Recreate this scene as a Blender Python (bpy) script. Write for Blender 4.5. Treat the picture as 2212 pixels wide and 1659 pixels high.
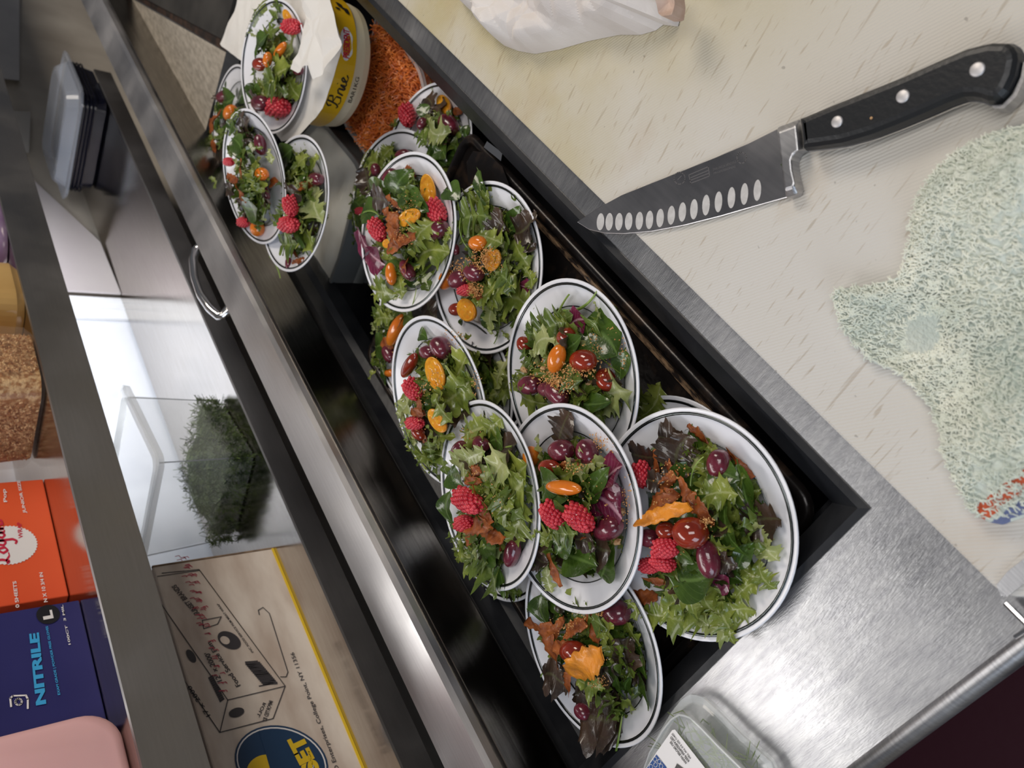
import bpy, math, random
from mathutils import Vector, Matrix, noise
random.seed(7)
PI = math.pi
V = Vector
S = bpy.context.scene
for o in list(bpy.data.objects): bpy.data.objects.remove(o)

# ------------------------------------------------------------------ camera
F, CX, CY, H = 1730.0, 1106.0, 829.5, 1.407
a_ = V((-420 - CX, -1258 - CY, F)).normalized()
b_ = V((-347 - CX, 3326 - CY, F)); b_ -= a_ * a_.dot(b_); b_.normalize()
c_ = a_.cross(b_)
RW = Matrix((a_, b_, c_))            # photograph ray -> room axes (x along the counter, y towards the wall, z up)
CAMP = V((0, 0, H))
cam = bpy.data.cameras.new('camera'); camo = bpy.data.objects.new('camera', cam); S.collection.objects.link(camo)
rx = RW @ V((1, 0, 0)); ux = RW @ V((0, -1, 0)); bx_ = RW @ V((0, 0, -1))
camo.matrix_world = Matrix(((rx.x, ux.x, bx_.x, 0), (rx.y, ux.y, bx_.y, 0), (rx.z, ux.z, bx_.z, H), (0, 0, 0, 1)))
cam.sensor_width = 36; cam.lens = F * 36 / 2212; cam.clip_start = .02
cam.dof.use_dof = True; cam.dof.focus_distance = .66; cam.dof.aperture_fstop = 9
S.camera = camo

def ray(px, py): return RW @ V((px - CX, py - CY, F))
def atz(px, py, z):
    v = ray(px, py); return CAMP + v * ((z - H) / v.z)
def aty(px, py, y):
    v = ray(px, py); return CAMP + v * (y / v.y)
def atx(px, py, x):
    v = ray(px, py); return CAMP + v * (x / v.x)
def atp(px, py, c, n):
    v = ray(px, py); return CAMP + v * ((c - CAMP).dot(n) / v.dot(n))
def proj(p):
    v = RW.transposed() @ (V(p) - CAMP); return (v.x / v.z * F + CX, v.y / v.z * F + CY, v.z)

# ------------------------------------------------------------------ light
S.view_settings.view_transform = 'Standard'; S.view_settings.look = 'None'
S.view_settings.gamma = 1; S.view_settings.exposure = -0.12; S.view_settings.use_curve_mapping = False
w = bpy.data.worlds.new('kitchen_air'); S.world = w; w.use_nodes = True
w.node_tree.nodes['Background'].inputs[0].default_value = (.62, .64, .70, 1)
w.node_tree.nodes['Background'].inputs[1].default_value = .16
def area(name, loc, aim, sx, sy, power, col):
    l = bpy.data.lights.new(name, 'AREA'); l.shape = 'RECTANGLE'; l.size = sx; l.size_y = sy
    l.energy = power; l.color = col
    o = bpy.data.objects.new(name, l); S.collection.objects.link(o)
    o.location = loc; o.rotation_euler = (V(aim) - V(loc)).to_track_quat('-Z', 'Y').to_euler()
    return o
area('ceiling_panel_light', (.55, 1.75, 2.7), (.3, .35, .9), 1.9, .45, 20, (1, .975, .95))
area('ceiling_panel_light', (-.2, -.6, 2.75), (.3, .1, .9), .6, 1.2, 14, (1, .97, .95))
area('ceiling_panel_light', (1.75, -.75, 2.5), (1.5, .7, .95), 1.2, .6, 25, (1, .90, .78))
area('daylight_window', (-1.9, .6, 1.9), (.1, .4, .9), 1.1, 1.3, 20, (.72, .84, 1))
area('added_wall_fill_light', (1.15, .80, 1.150), (1.15, 1.1, .98), .7, .05, 1.5, (.95, .97, 1))  # added fill below the upper shelf to brighten the wall board; no fixture there

# ------------------------------------------------------------------ materials
def M(name, col=(.5, .5, .5), rough=.5, metal=0, col2=None, nscale=20, nstretch=(1, 1, 1), nlo=.35, nhi=.65,
      bump=0, bscale=60, bstretch=(1, 1, 1), coat=0, trans=0, alpha=1, sss=0, emit=0, ior=1.45, rot=0, spec=None, transl=0, detail=4):
    m = bpy.data.materials.new(name); m.use_nodes = True; nt = m.node_tree; N = nt.nodes; L = nt.links
    b = N['Principled BSDF']; I = b.inputs
    I['Base Color'].default_value = (*col, 1); I['Roughness'].default_value = rough; I['Metallic'].default_value = metal
    I['Coat Weight'].default_value = coat; I['Transmission Weight'].default_value = trans; I['Alpha'].default_value = alpha
    I['IOR'].default_value = ior
    if spec is not None: I['Specular IOR Level'].default_value = spec
    if sss: I['Subsurface Weight'].default_value = sss; I['Subsurface Radius'].default_value = (.004, .002, .001); I['Subsurface Scale'].default_value = 1
    if emit: I['Emission Color'].default_value = (*col, 1); I['Emission Strength'].default_value = emit
    tc = N.new('ShaderNodeTexCoord')
    def mapped(st, r=0):
        mp = N.new('ShaderNodeMapping'); mp.inputs['Scale'].default_value = st; mp.inputs['Rotation'].default_value = (0, 0, r)
        L.new(tc.outputs['Object'], mp.inputs[0]); return mp
    if col2 is not None:
        n = N.new('ShaderNodeTexNoise'); n.inputs['Scale'].default_value = nscale; n.inputs['Detail'].default_value = detail
        L.new(mapped(nstretch, rot).outputs[0], n.inputs['Vector'])
        r = N.new('ShaderNodeValToRGB'); r.color_ramp.elements[0].position = nlo; r.color_ramp.elements[1].position = nhi
        r.color_ramp.elements[0].color = (*col, 1); r.color_ramp.elements[1].color = (*col2, 1)
        L.new(n.outputs['Fac'], r.inputs[0]); L.new(r.outputs[0], I['Base Color'])
        m['ramp'] = r.name
    if bump:
        n = N.new('ShaderNodeTexNoise'); n.inputs['Scale'].default_value = bscale; n.inputs['Detail'].default_value = 3
        L.new(mapped(bstretch, rot).outputs[0], n.inputs['Vector'])
        bp = N.new('ShaderNodeBump'); bp.inputs['Strength'].default_value = bump; bp.inputs['Distance'].default_value = .002
        L.new(n.outputs['Fac'], bp.inputs['Height']); L.new(bp.outputs[0], I['Normal'])
    if transl:
        t = N.new('ShaderNodeBsdfTranslucent'); mx = N.new('ShaderNodeMixShader'); mx.inputs[0].default_value = transl
        if col2 is not None: L.new(r.outputs[0], t.inputs[0])
        else: t.inputs[0].default_value = (*col, 1)
        L.new(b.outputs[0], mx.inputs[1]); L.new(t.outputs[0], mx.inputs[2]); L.new(mx.outputs[0], N['Material Output'].inputs[0])
    return m

def leafmat(name, dark, light, rib, rough=.32, transl=.22, sc=30):
    """colour from a broad noise, a paler midrib and side veins from the leaf's own uv"""
    m = M(name, dark, rough, 0, light, sc, bump=.25, bscale=220, transl=transl, nlo=.3, nhi=.7, coat=.5)
    nt = m.node_tree; N = nt.nodes; L = nt.links; r = N[m['ramp']]
    uv = N.new('ShaderNodeUVMap'); sp = N.new('ShaderNodeSeparateXYZ'); L.new(uv.outputs[0], sp.inputs[0])
    s = N.new('ShaderNodeMath'); s.operation = 'SUBTRACT'; L.new(sp.outputs[1], s.inputs[0]); s.inputs[1].default_value = .5
    a = N.new('ShaderNodeMath'); a.operation = 'ABSOLUTE'; L.new(s.outputs[0], a.inputs[0])
    r1 = N.new('ShaderNodeValToRGB'); r1.color_ramp.elements[0].position = .015; r1.color_ramp.elements[1].position = .06
    r1.color_ramp.elements[0].color = (.6, .6, .6, 1); r1.color_ramp.elements[1].color = (0, 0, 0, 1); L.new(a.outputs[0], r1.inputs[0])
    k = N.new('ShaderNodeMath'); k.operation = 'MULTIPLY_ADD'; L.new(a.outputs[0], k.inputs[0]); k.inputs[1].default_value = -.9; L.new(sp.outputs[0], k.inputs[2])
    k2 = N.new('ShaderNodeMath'); k2.operation = 'MULTIPLY'; L.new(k.outputs[0], k2.inputs[0]); k2.inputs[1].default_value = 44
    sn = N.new('ShaderNodeMath'); sn.operation = 'SINE'; L.new(k2.outputs[0], sn.inputs[0])
    r2 = N.new('ShaderNodeValToRGB'); r2.color_ramp.elements[0].position = .86; r2.color_ramp.elements[1].position = 1
    r2.color_ramp.elements[0].color = (0, 0, 0, 1); r2.color_ramp.elements[1].color = (.16, .16, .16, 1); L.new(sn.outputs[0], r2.inputs[0])
    mx0 = N.new('ShaderNodeMath'); mx0.operation = 'MAXIMUM'; L.new(r1.outputs[0], mx0.inputs[0]); L.new(r2.outputs[0], mx0.inputs[1])
    mx = N.new('ShaderNodeMixRGB'); mx.inputs[2].default_value = (*rib, 1)
    L.new(mx0.outputs[0], mx.inputs[0]); L.new(r.outputs[0], mx.inputs[1])
    for l in list(L):
        if l.from_node == r and l.to_node.type in ('BSDF_PRINCIPLED', 'BSDF_TRANSLUCENT'): L.new(mx.outputs[0], l.to_socket)
    return m

def brushed(name, col, col2, rough, stretch, sc=30, bump=.12, rot=0, nlo=.3, nhi=.7, rvar=.12):
    m = M(name, col, rough, 1, col2, sc, stretch, nlo, nhi, bump, 120, stretch, rot=rot)
    nt = m.node_tree; N = nt.nodes; L = nt.links
    tc = N['Texture Coordinate']; n = N.new('ShaderNodeTexNoise'); n.inputs['Scale'].default_value = 9; n.inputs['Detail'].default_value = 6
    L.new(tc.outputs['Object'], n.inputs['Vector'])
    mr = N.new('ShaderNodeMapRange'); mr.inputs[1].default_value = .3; mr.inputs[2].default_value = .7
    mr.inputs[3].default_value = rough - rvar; mr.inputs[4].default_value = rough + rvar
    L.new(n.outputs['Fac'], mr.inputs[0]); L.new(mr.outputs[0], N['Principled BSDF'].inputs['Roughness'])
    return m

steel = brushed('brushed_steel', (.40, .40, .42), (.56, .56, .57), .34, (3, 60, 3), 12)
deckst = brushed('scratched_deck_steel', (.33, .33, .345), (.45, .45, .455), .42, (10, 1.4, 1), 30, .14, -.25)
lipst = brushed('shelf_lip_steel', (.27, .262, .26), (.29, .28, .278), .44, (2, 40, 40), 10, .015)
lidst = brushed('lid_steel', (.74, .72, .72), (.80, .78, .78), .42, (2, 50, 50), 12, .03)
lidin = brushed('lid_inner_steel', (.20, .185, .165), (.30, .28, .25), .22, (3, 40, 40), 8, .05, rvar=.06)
wornst = M('worn_brushed_steel', (.34, .30, .245), .5, .15, (.50, .445, .37), 22, (2, 6, 6), bump=.5, bscale=60, bstretch=(1, 5, 5))
chrome = M('chrome', (.72, .70, .69), .12, 1)
mirror = brushed('polished_shelf_steel', (.50, .465, .43), (.56, .53, .50), .13, (2, 30, 2), 8, .02, rvar=.05)
blackpl = M('black_rubber_trim', (.012, .013, .016), .32, 0, (.022, .023, .026), 30, bump=.1, bscale=90)
blackin = M('dark_liner', (.004, .004, .006), .35, 0, bump=.05, bscale=30)
traym = M('baked_tray_enamel', (.012, .010, .010), .25, .3, (.05, .032, .022), 55, nlo=.52, nhi=.75, bump=.2, bscale=70)
rustm = M('crusted_tray_rim', (.02, .014, .012), .4, .3, (.34, .22, .13), 70, (1, 4, 4), .42, .62, bump=.4, bscale=120)
panm = M('dull_pan_steel', (.15, .145, .135), .4, .3, (.25, .24, .22), 14)
white = M('white_melamine', (.80, .80, .85), .24, 0, (.84, .84, .88), 14, coat=.25)
silver = M('silver_plate_band', (.10, .11, .11), .22, 1)
paper = M('white_deli_paper', (.80, .77, .73), .62, 0, (.88, .86, .82), 12, transl=.12, bump=.15, bscale=60)
napk = M('white_paper_napkin', (.72, .66, .62), .7, 0, (.82, .77, .73), 14, transl=.1, bump=.2, bscale=80)
crumbm = M('toasted_crumbs', (.48, .20, .055), .7, 0, (.74, .42, .16), 160)
nutm = M('chopped_nut', (.40, .20, .08), .6, 0, (.72, .50, .26), 190, bump=.6, bscale=260)
spin = leafmat('spinach_green', (.020, .048, .006), (.080, .145, .020), (.15, .25, .06), .25, .12, 34)
midg = leafmat('lettuce_green', (.042, .080, .009), (.19, .26, .036), (.30, .38, .13), .34, .24, 34)
frisg = leafmat('frilly_lettuce_green', (.085, .14, .012), (.39, .44, .08), (.50, .54, .25), .34, .26, 40)
paleg = leafmat('pale_lettuce', (.20, .27, .06), (.58, .60, .26), (.66, .68, .42), .36, .28, 30)
darkr = leafmat('dark_red_lettuce', (.020, .014, .012), (.085, .048, .030), (.10, .10, .045), .32, .12, 36)
radi = leafmat('radicchio_magenta', (.085, .006, .026), (.22, .018, .07), (.72, .42, .50), .34, .15, 50)
stemg = M('green_stem', (.14, .25, .035), .35, 0, (.34, .45, .11), 30, coat=.2, transl=.15)
olivem = M('purple_olive_skin', (.060, .007, .014), .22, 0, (.25, .032, .062), 60, coat=.7, bump=.55, bscale=110, nlo=.3, nhi=.75, sss=.1)
raspm = M('raspberry_red', (.46, .010, .028), .26, 0, (.72, .06, .085), 70, coat=.35, sss=.35)
yelm = M('yellow_tomato_skin', (.72, .24, .012), .18, 0, (.84, .38, .03), 40, coat=.6, sss=.25)
cutm = M('yellow_tomato_flesh', (.78, .36, .025), .2, 0, (.60, .22, .015), 170, coat=.35, sss=.3, bump=.35, bscale=150, nlo=.4, nhi=.66)
orgm = M('orange_tomato_skin', (.66, .15, .010), .16, 0, (.76, .24, .02), 40, coat=.7, sss=.25)
redm = M('dark_red_tomato_skin', (.17, .016, .006), .13, 0, (.36, .035, .014), 50, coat=.8, sss=.15)
redcut = M('red_tomato_flesh', (.42, .05, .02), .2, 0, (.60, .22, .07), 150, coat=.7, sss=.2, bump=.5, bscale=150)
chipm = M('fried_vegetable_crisp', (.16, .035, .008), .5, 0, (.44, .12, .022), 90, bump=.7, bscale=190, transl=.12, coat=.15)
squam = M('roasted_squash', (.80, .28, .02), .42, 0, (.42, .15, .02), 75, bump=.7, bscale=200, coat=.25, sss=.1, nlo=.45, nhi=.72)

# ------------------------------------------------------------------ object helpers
COL = S.collection
WL = {}
def wloc(o): return WL.get(o.name, V((0, 0, 0))) if o else V((0, 0, 0))
def tag(o, label=None, cat=None, group=None, kind=None):
    if label: o['label'] = label
    if cat: o['category'] = cat
    if group: o['group'] = group
    if kind: o['kind'] = kind
    return o
def root(name, loc, label=None, cat=None, group=None, kind=None):
    o = bpy.data.objects.new(name, None); COL.objects.link(o); o.empty_display_size = .02
    o.location = loc; WL[o.name] = V(loc); return tag(o, label, cat, group, kind)
def obj(name, geo, mats, parent=None, smooth=False, uvs=None, label=None, cat=None, group=None, kind=None):
    """geo=(verts, faces[, matidx]) in room coordinates"""
    vs = [V(v) for v in geo[0]]; fs = geo[1]
    if parent: base = wloc(parent)
    else:
        base = V((sum(v.x for v in vs) / len(vs), sum(v.y for v in vs) / len(vs), min(v.z for v in vs)))
    me = bpy.data.meshes.new(name); me.from_pydata([v - base for v in vs], [], fs)
    if not isinstance(mats, (list, tuple)): mats = [mats]
    for m in mats: me.materials.append(m)
    if len(geo) > 2 and geo[2]: me.polygons.foreach_set('material_index', geo[2])
    if smooth: me.polygons.foreach_set('use_smooth', [True] * len(me.polygons))
    if uvs:
        ul = me.uv_layers.new(name='UVMap'); flat = []
        for p in me.polygons:
            for vi in p.vertices: flat += uvs[vi]
        ul.data.foreach_set('uv', flat)
    me.update()
    o = bpy.data.objects.new(name, me); COL.objects.link(o)
    if parent: o.parent = parent; WL[o.name] = wloc(parent).copy()
    else: o.location = base; WL[o.name] = base
    return tag(o, label, cat, group, kind)
def bevel(o, w, seg=2):
    m = o.modifiers.new('edge', 'BEVEL'); m.width = w; m.segments = seg; m.limit_method = 'ANGLE'; m.angle_limit = .6
    return o
def join(*gs):
    vs, fs, ms = [], [], []
    for g in gs:
        k = len(vs); vs += list(g[0]); fs += [tuple(i + k for i in f) for f in g[1]]
        ms += (g[2] if len(g) > 2 and g[2] else [0] * len(g[1]))
    return vs, fs, ms
def setm(g, i): return g[0], g[1], [i] * len(g[1])
def gbox(x0, y0, z0, x1, y1, z1):
    v = [(x0, y0, z0), (x1, y0, z0), (x1, y1, z0), (x0, y1, z0), (x0, y0, z1), (x1, y0, z1), (x1, y1, z1), (x0, y1, z1)]
    return v, [(3, 2, 1, 0), (4, 5, 6, 7), (0, 1, 5, 4), (1, 2, 6, 5), (2, 3, 7, 6), (3, 0, 4, 7)]
def gloft(sections, closed=True, cap=True):
    """sections: equal-length lists of points"""
    n = len(sections[0]); vs = [p for s in sections for p in s]; fs = []
    for i in range(len(sections) - 1):
        for j in range(n if closed else n - 1):
            fs.append((i * n + j, i * n + (j + 1) % n, (i + 1) * n + (j + 1) % n, (i + 1) * n + j))
    if cap and closed: fs += [tuple(range(n))[::-1], tuple((len(sections) - 1) * n + j for j in range(n))]
    return vs, fs
def gprism(outline, z0, z1):
    return gloft([[V((p[0], p[1], z0)) for p in outline], [V((p[0], p[1], z1)) for p in outline]])
def xprofile(prof, x0, x1):
    return gloft([[V((x0, y, z)) for y, z in prof], [V((x1, y, z)) for y, z in prof]])
def gtube(path, r, n=8, cap=True):
    path = [V(p) for p in path]; secs = []; up = V((0, 0, 1))
    for i, p in enumerate(path):
        t = (path[min(i + 1, len(path) - 1)] - path[max(i - 1, 0)]).normalized()
        s = t.cross(up)
        if s.length < 1e-3: s = t.cross(V((1, 0, 0)))
        s.normalize(); u = s.cross(t); up = u
        rr = r[i] if isinstance(r, (list, tuple)) else r
        secs.append([p + (s * math.cos(2 * PI * k / n) + u * math.sin(2 * PI * k / n)) * rr for k in range(n)])
    return gloft(secs, True, cap)
def glathe(prof, c=(0, 0, 0), n=64, cap=False):
    secs = [[V((c[0] + r * math.cos(2 * PI * k / n), c[1] + r * math.sin(2 * PI * k / n), c[2] + z)) for k in range(n)] for r, z in prof]
    return gloft(secs, True, cap)
def gsphere(c, rx, ry, rz, nu=16, nv=10):
    vs = [V((c[0], c[1], c[2] + rz))]; fs = []
    for i in range(1, nv):
        for j in range(nu):
            a, t = PI * i / nv, 2 * PI * j / nu
            vs.append(V((c[0] + rx * math.sin(a) * math.cos(t), c[1] + ry * math.sin(a) * math.sin(t), c[2] + rz * math.cos(a))))
    vs.append(V((c[0], c[1], c[2] - rz))); L = len(vs) - 1
    for j in range(nu):
        fs.append((0, 1 + j, 1 + (j + 1) % nu)); k = 1 + (nv - 2) * nu
        fs.append((L, k + (j + 1) % nu, k + j))
        for i in range(nv - 2):
            k = 1 + i * nu; fs.append((k + j, k + nu + j, k + nu + (j + 1) % nu, k + (j + 1) % nu))
    return vs, fs
def xf(g, m): return ([m @ V(v) for v in g[0]], *g[1:])
def resample(P, n, closed=True):
    P = [V(p) for p in P]; Q = P + [P[0]] if closed else P
    d = [0]
    for i in range(1, len(Q)): d.append(d[-1] + (Q[i] - Q[i - 1]).length)
    out = []; j = 0
    for k in range(n):
        t = d[-1] * k / (n if closed else n - 1)
        while j < len(Q) - 2 and d[j + 1] < t: j += 1
        out.append(Q[j].lerp(Q[j + 1], min(1, (t - d[j]) / max(1e-9, d[j + 1] - d[j]))))
    return out
def rrect(x0, y0, x1, y1, r, n=6):
    out = []
    for cx, cy, a in ((x1 - r, y1 - r, 0), (x0 + r, y1 - r, 90), (x0 + r, y0 + r, 180), (x1 - r, y0 + r, 270)):
        for k in range(n + 1):
            t = math.radians(a + 90 * k / n); out.append((cx + r * math.cos(t), cy + r * math.sin(t)))
    return out
def textgeo(s, size, spacing=1.0, shear=0, bold=0):
    c = bpy.data.curves.new('t', 'FONT'); c.body = s; c.size = size; c.space_character = spacing; c.shear = shear; c.offset = bold
    o = bpy.data.objects.new('t', c); COL.objects.link(o)
    dg = bpy.context.evaluated_depsgraph_get(); me = bpy.data.meshes.new_from_object(o.evaluated_get(dg))
    g = ([v.co.copy() for v in me.vertices], [tuple(p.vertices) for p in me.polygons])
    bpy.data.objects.remove(o); bpy.data.curves.remove(c); bpy.data.meshes.remove(me); return g
def place2d(g, O, U, W):
    """flat lettering laid on a face: origin O, baseline direction U, up direction W"""
    U, W = V(U), V(W); return ([V(O) + U * v.x + W * v.y for v in g[0]], *g[1:])
def fit_text(s, O, E, hgt, W=None, n=None, bold=.0, shear=0):
    """text from point O to point E (baseline) with letter height hgt, standing along W"""
    O, E = V(O), V(E); U = (E - O); L = U.length; U.normalize()
    g = textgeo(s, 1.0, bold=bold, shear=shear); x0 = min(v.x for v in g[0]); x1 = max(v.x for v in g[0]); y0 = min(v.y for v in g[0]); y1 = max(v.y for v in g[0])
    W = V(W); W = (W - U * W.dot(U)).normalized()
    return ([O + U * ((v.x - x0) / (x1 - x0) * L) + W * ((v.y - y0) / (y1 - y0) * hgt) for v in g[0]], *g[1:])
def strokes(lines, w, nrm):
    """thin flat strips along polylines lying on a face with normal nrm"""
    gs = []; nrm = V(nrm)
    for ln in lines:
        ln = [V(p) for p in ln]
        for a, b in zip(ln[:-1], ln[1:]):
            d = (b - a)
            if d.length < 1e-6: continue
            d.normalize(); s = d.cross(nrm).normalized() * w / 2
            gs.append(([a - s - d * w / 3, a + s - d * w / 3, b + s + d * w / 3, b - s + d * w / 3], [(0, 1, 2, 3)]))
    return join(*gs)
def disc(c, u, w, ru, rw=None, n=40, teeth=0, amp=0):
    c, u, w = V(c), V(u), V(w); rw = rw or ru
    vs = [c + u * (ru * (1 + amp * math.cos(teeth * 2 * PI * k / n)) * math.cos(2 * PI * k / n)) + w * (rw * (1 + amp * math.cos(teeth * 2 * PI * k / n)) * math.sin(2 * PI * k / n)) for k in range(n)]
    return vs, [tuple(range(n))]

# ================================================================== SETTING
floorm = M('dark_kitchen_floor', (.008, .010, .014), .3, 0, (.018, .020, .026), 8, bump=.1, bscale=20)
obj('floor', gbox(-2.5, -2.5, -.05, 4.5, 1.2, 0), floorm, kind='structure')
wallm = M('warm_steel_wall_panel', (.50, .44, .37), .5, .05, (.76, .70, .61), 5, nlo=.3, nhi=.7, bump=.25, bscale=40)
obj('wall_back', gbox(-2.5, 1.0, 0, 4.5, 1.06, 1.52), wallm, kind='structure')
marble = M('pale_veined_wall_board', (.80, .83, .90), .35, 0, (.62, .66, .74), 9, (1, 1, 1), .50, .78)
obj('trim_1', gbox(-.6, .992, .93, 1.326, .999, 1.30), marble, kind='structure')
edgew = M('bright_white_edge_strip', (.86, .88, .92), .4)
obj('trim_2', join(gbox(1.262, .986, .95, 1.326, .9915, 1.28), gbox(1.29, .984, .95, 1.294, .986, 1.28), gbox(1.31, .984, .95, 1.313, .986, 1.28)), edgew, kind='structure')

mat_red = M('maroon_rubber_mat', (.045, .004, .012), .6, bump=.3, bscale=60)
obj('floor_mat', gprism([(-.35, .55), (.012, .55), (.02, 1.0), (-.35, 1.0)], .0, .012), mat_red, label='dark maroon rubber mat on the floor past the counter end', cat='mat')

# ================================================================== PREP TABLE
Z = .908
table = root('prep_table', (.9, .3, 0), 'stainless steel refrigerated prep table with a black rimmed open well', 'prep table')
X0, X1, Y0, Y1 = .118, 1.295, .2205, .636
XE = .0155
deck = join(gbox(XE, -.42, Z - .02, X0, .68, Z), gbox(X0, -.42, Z - .02, X1, Y0, Z), gbox(X0, Y1, Z - .02, X1, .68, Z), gbox(X1, -.42, Z - .02, 2.6, .68, Z))
obj('deck', deck, deckst, table)
endp = [(XE, Z), (XE - .002, Z + .0025), (XE - .006, Z + .003), (XE - .010, Z), (XE - .012, Z - .008), (XE - .012, Z - .045), (XE - .004, Z - .045), (XE, Z - .02)]
obj('rolled_end_edge', gloft([[V((x, y, z)) for x, z in endp] for y in (-.42, .68)]), steel, table, smooth=True)
sidem = M('dark_table_side', (.02, .022, .028), .45, .3, bump=.1, bscale=20)
obj('cabinet', gbox(XE - .002, -.40, .12, 2.6, .66, .70), sidem, table)
obj('cabinet_end_panel', join(gbox(XE - .003, -.40, .70, XE + .012, .66, Z - .021), gbox(2.58, -.40, .70, 2.6, .66, Z - .021), gbox(XE, -.40, .70, 2.6, -.385, Z - .021), gbox(XE, .645, .70, 2.6, .66, Z - .021)), sidem, table)
for x in (.10, 2.5):
    for y in (-.33, .6): obj('leg', gtube([(x, y, 0), (x, y, .13)], .02, 12), steel, table)
# moulded rim: sloping black frame with mitred corners
def ring(prof, x0, y0, x1, y1):
    return gloft([[V((x0 + d, y0 + d, z)), V((x1 - d, y0 + d, z)), V((x1 - d, y1 - d, z)), V((x0 + d, y1 - d, z))] for d, z in prof], True, False)
obj('black_trim', ring([(-.001, Z - .01), (-.001, Z + .001), (.004, Z + .0025), (.022, Z - .014), (.024, Z - .022), (.026, Z - .040), (.034, Z - .046), (.034, Z - .07)], X0, Y0, X1, Y1), blackpl, table, label='black rubber trim framing the open well')
obj('well_liner', join(ring([(.033, Z - .06), (.034, .74)], X0, Y0, X1, Y1), gbox(X0 + .02, Y0 + .02, .735, X1 - .02, Y1 - .02, .74)), blackin, table)
# raised back lid, open, leaning over the well
LB, LT, LK = (.604, .906), (.588, .9855), (.632, .998)
lidp = [LB, (.5945, .955), (.5885, .978), LT, (.5905, .991), (.6315, 1.0), (.640, .994), (.655, .93), (.652, .9085)]
lid = obj('lid', xprofile(lidp, .02, 2.7), lidst, table, label='open steel lid standing behind the well')
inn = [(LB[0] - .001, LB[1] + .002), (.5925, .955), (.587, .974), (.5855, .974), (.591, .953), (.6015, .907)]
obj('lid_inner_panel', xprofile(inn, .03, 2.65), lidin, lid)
# worn section of the deck past the well's far end, and the dark cover beside it
obj('worn_deck_section', gprism([(1.293, .463), (2.0, .640), (2.6, .648), (2.6, .652), (1.20, .652), (1.293, .640)], Z + .0004, Z + .0016), wornst, table, label='worn beige-grey deck past the far end of the well')
obj('dark_cover', gprism([(1.31, .235), (2.55, .235), (2.55, .640), (2.02, .632), (1.31, .450)], Z + .0004, Z + .005), M('smudged_dark_cover', (.030, .028, .026), .5, .2, (.065, .060, .054), 9), table, label='smudged dark cover past the far end of the well')
obj('grimy_joint', gprism([(1.30, .448), (2.03, .630), (2.02, .640), (1.295, .4615)], Z + .0004, Z + .002), M('grimy_joint', (.012, .008, .006), .7, 0, (.05, .025, .015), 60), table)
# arched pull handle on the lid's outer side
hp = [aty(x, y, .655) for x, y in [(452, 530), (428, 524), (421, 545), (424, 585), (437, 622), (458, 652), (482, 672), (508, 664)]]
hp = [V((p.x, .655 + (.012 if 0 < i < 7 else -.012), max(p.z, .93))) for i, p in enumerate(hp)]
hs = resample(hp, 26, False)
hr = [.0052 + .0018 * abs(2 * i / 25 - 1) for i in range(26)]
obj('handle', gtube(hs, hr, 10), chrome, lid, smooth=True, label='curved chrome pull handle')

# cutting board on the deck
bm = M('cutting_board_plastic', (.56, .49, .35), .55, 0, (.60, .58, .54), 3.4, nlo=.40, nhi=.60, detail=7)
nt = bm.node_tree; N = nt.nodes; L = nt.links; bs = N['Principled BSDF']; tc = N['Texture Coordinate']
def nz(scale, st, rz=0, det=3):
    mp = N.new('ShaderNodeMapping'); mp.inputs['Scale'].default_value = st; mp.inputs['Rotation'].default_value = (0, 0, rz)
    n = N.new('ShaderNodeTexNoise'); n.inputs['Scale'].default_value = scale; n.inputs['Detail'].default_value = det
    L.new(tc.outputs['Object'], mp.inputs[0]); L.new(mp.outputs[0], n.inputs['Vector']); return n
def rampn(src, p0, p1, c0=(0, 0, 0, 1), c1=(1, 1, 1, 1)):
    r = N.new('ShaderNodeValToRGB'); r.color_ramp.elements[0].position = p0; r.color_ramp.elements[1].position = p1
    r.color_ramp.elements[0].color = c0; r.color_ramp.elements[1].color = c1; L.new(src, r.inputs[0]); return r.outputs[0]
# big yellow stain towards the far end of the board (its own shape, stays with the board)
sx = N.new('ShaderNodeSeparateXYZ'); L.new(tc.outputs['Object'], sx.inputs[0])
mr = N.new('ShaderNodeMapRange'); mr.inputs[1].default_value = -.60; mr.inputs[2].default_value = -.36; L.new(sx.outputs[0], mr.inputs[0])
st1 = rampn(nz(5, (1, 1, 1), 0, 6).outputs['Fac'], .34, .66)
mm = N.new('ShaderNodeMath'); mm.operation = 'MULTIPLY'; L.new(mr.outputs[0], mm.inputs[0]); L.new(st1, mm.inputs[1])
mxa = N.new('ShaderNodeMixRGB'); mxa.blend_type = 'MIX'; L.new(mm.outputs[0], mxa.inputs[0])
base0 = rampn(nz(2.6, (1, 1, 1)).outputs['Fac'], .35, .65, (.57, .53, .46, 1), (.62, .60, .57, 1))
L.new(base0, mxa.inputs[1]); mxa.inputs[2].default_value = (.44, .36, .15, 1)
# fine knife marks and specks
last = mxa.outputs[0]
for sc_, st_, rz_, a_p, b_p, colr, dt in ((280, (1, .10, 1), .62, .675, .73, (.26, .19, .10, 1), 2), (150, (1, .07, 1), -.35, .685, .73, (.28, .20, .12, 1), 2), (420, (1, .12, 1), .75, .67, .74, (.30, .21, .11, 1), 1), (170, (1, 1, 1), 0, .76, .79, (.08, .06, .05, 1), 1), (14, (1, .6, 1), .6, .58, .78, (.43, .31, .18, 1), 6), (60, (1, .12, 1), .62, .69, .75, (.30, .22, .13, 1), 3)):
    f_ = rampn(nz(sc_, st_, rz_, dt).outputs['Fac'], a_p, b_p)
    x_ = N.new('ShaderNodeMixRGB'); x_.inputs[2].default_value = colr
    m_ = N.new('ShaderNodeMath'); m_.operation = 'MULTIPLY'; m_.inputs[1].default_value = .38; L.new(f_, m_.inputs[0])
    L.new(m_.outputs[0], x_.inputs[0]); L.new(last, x_.inputs[1]); last = x_.outputs[0]
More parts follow.
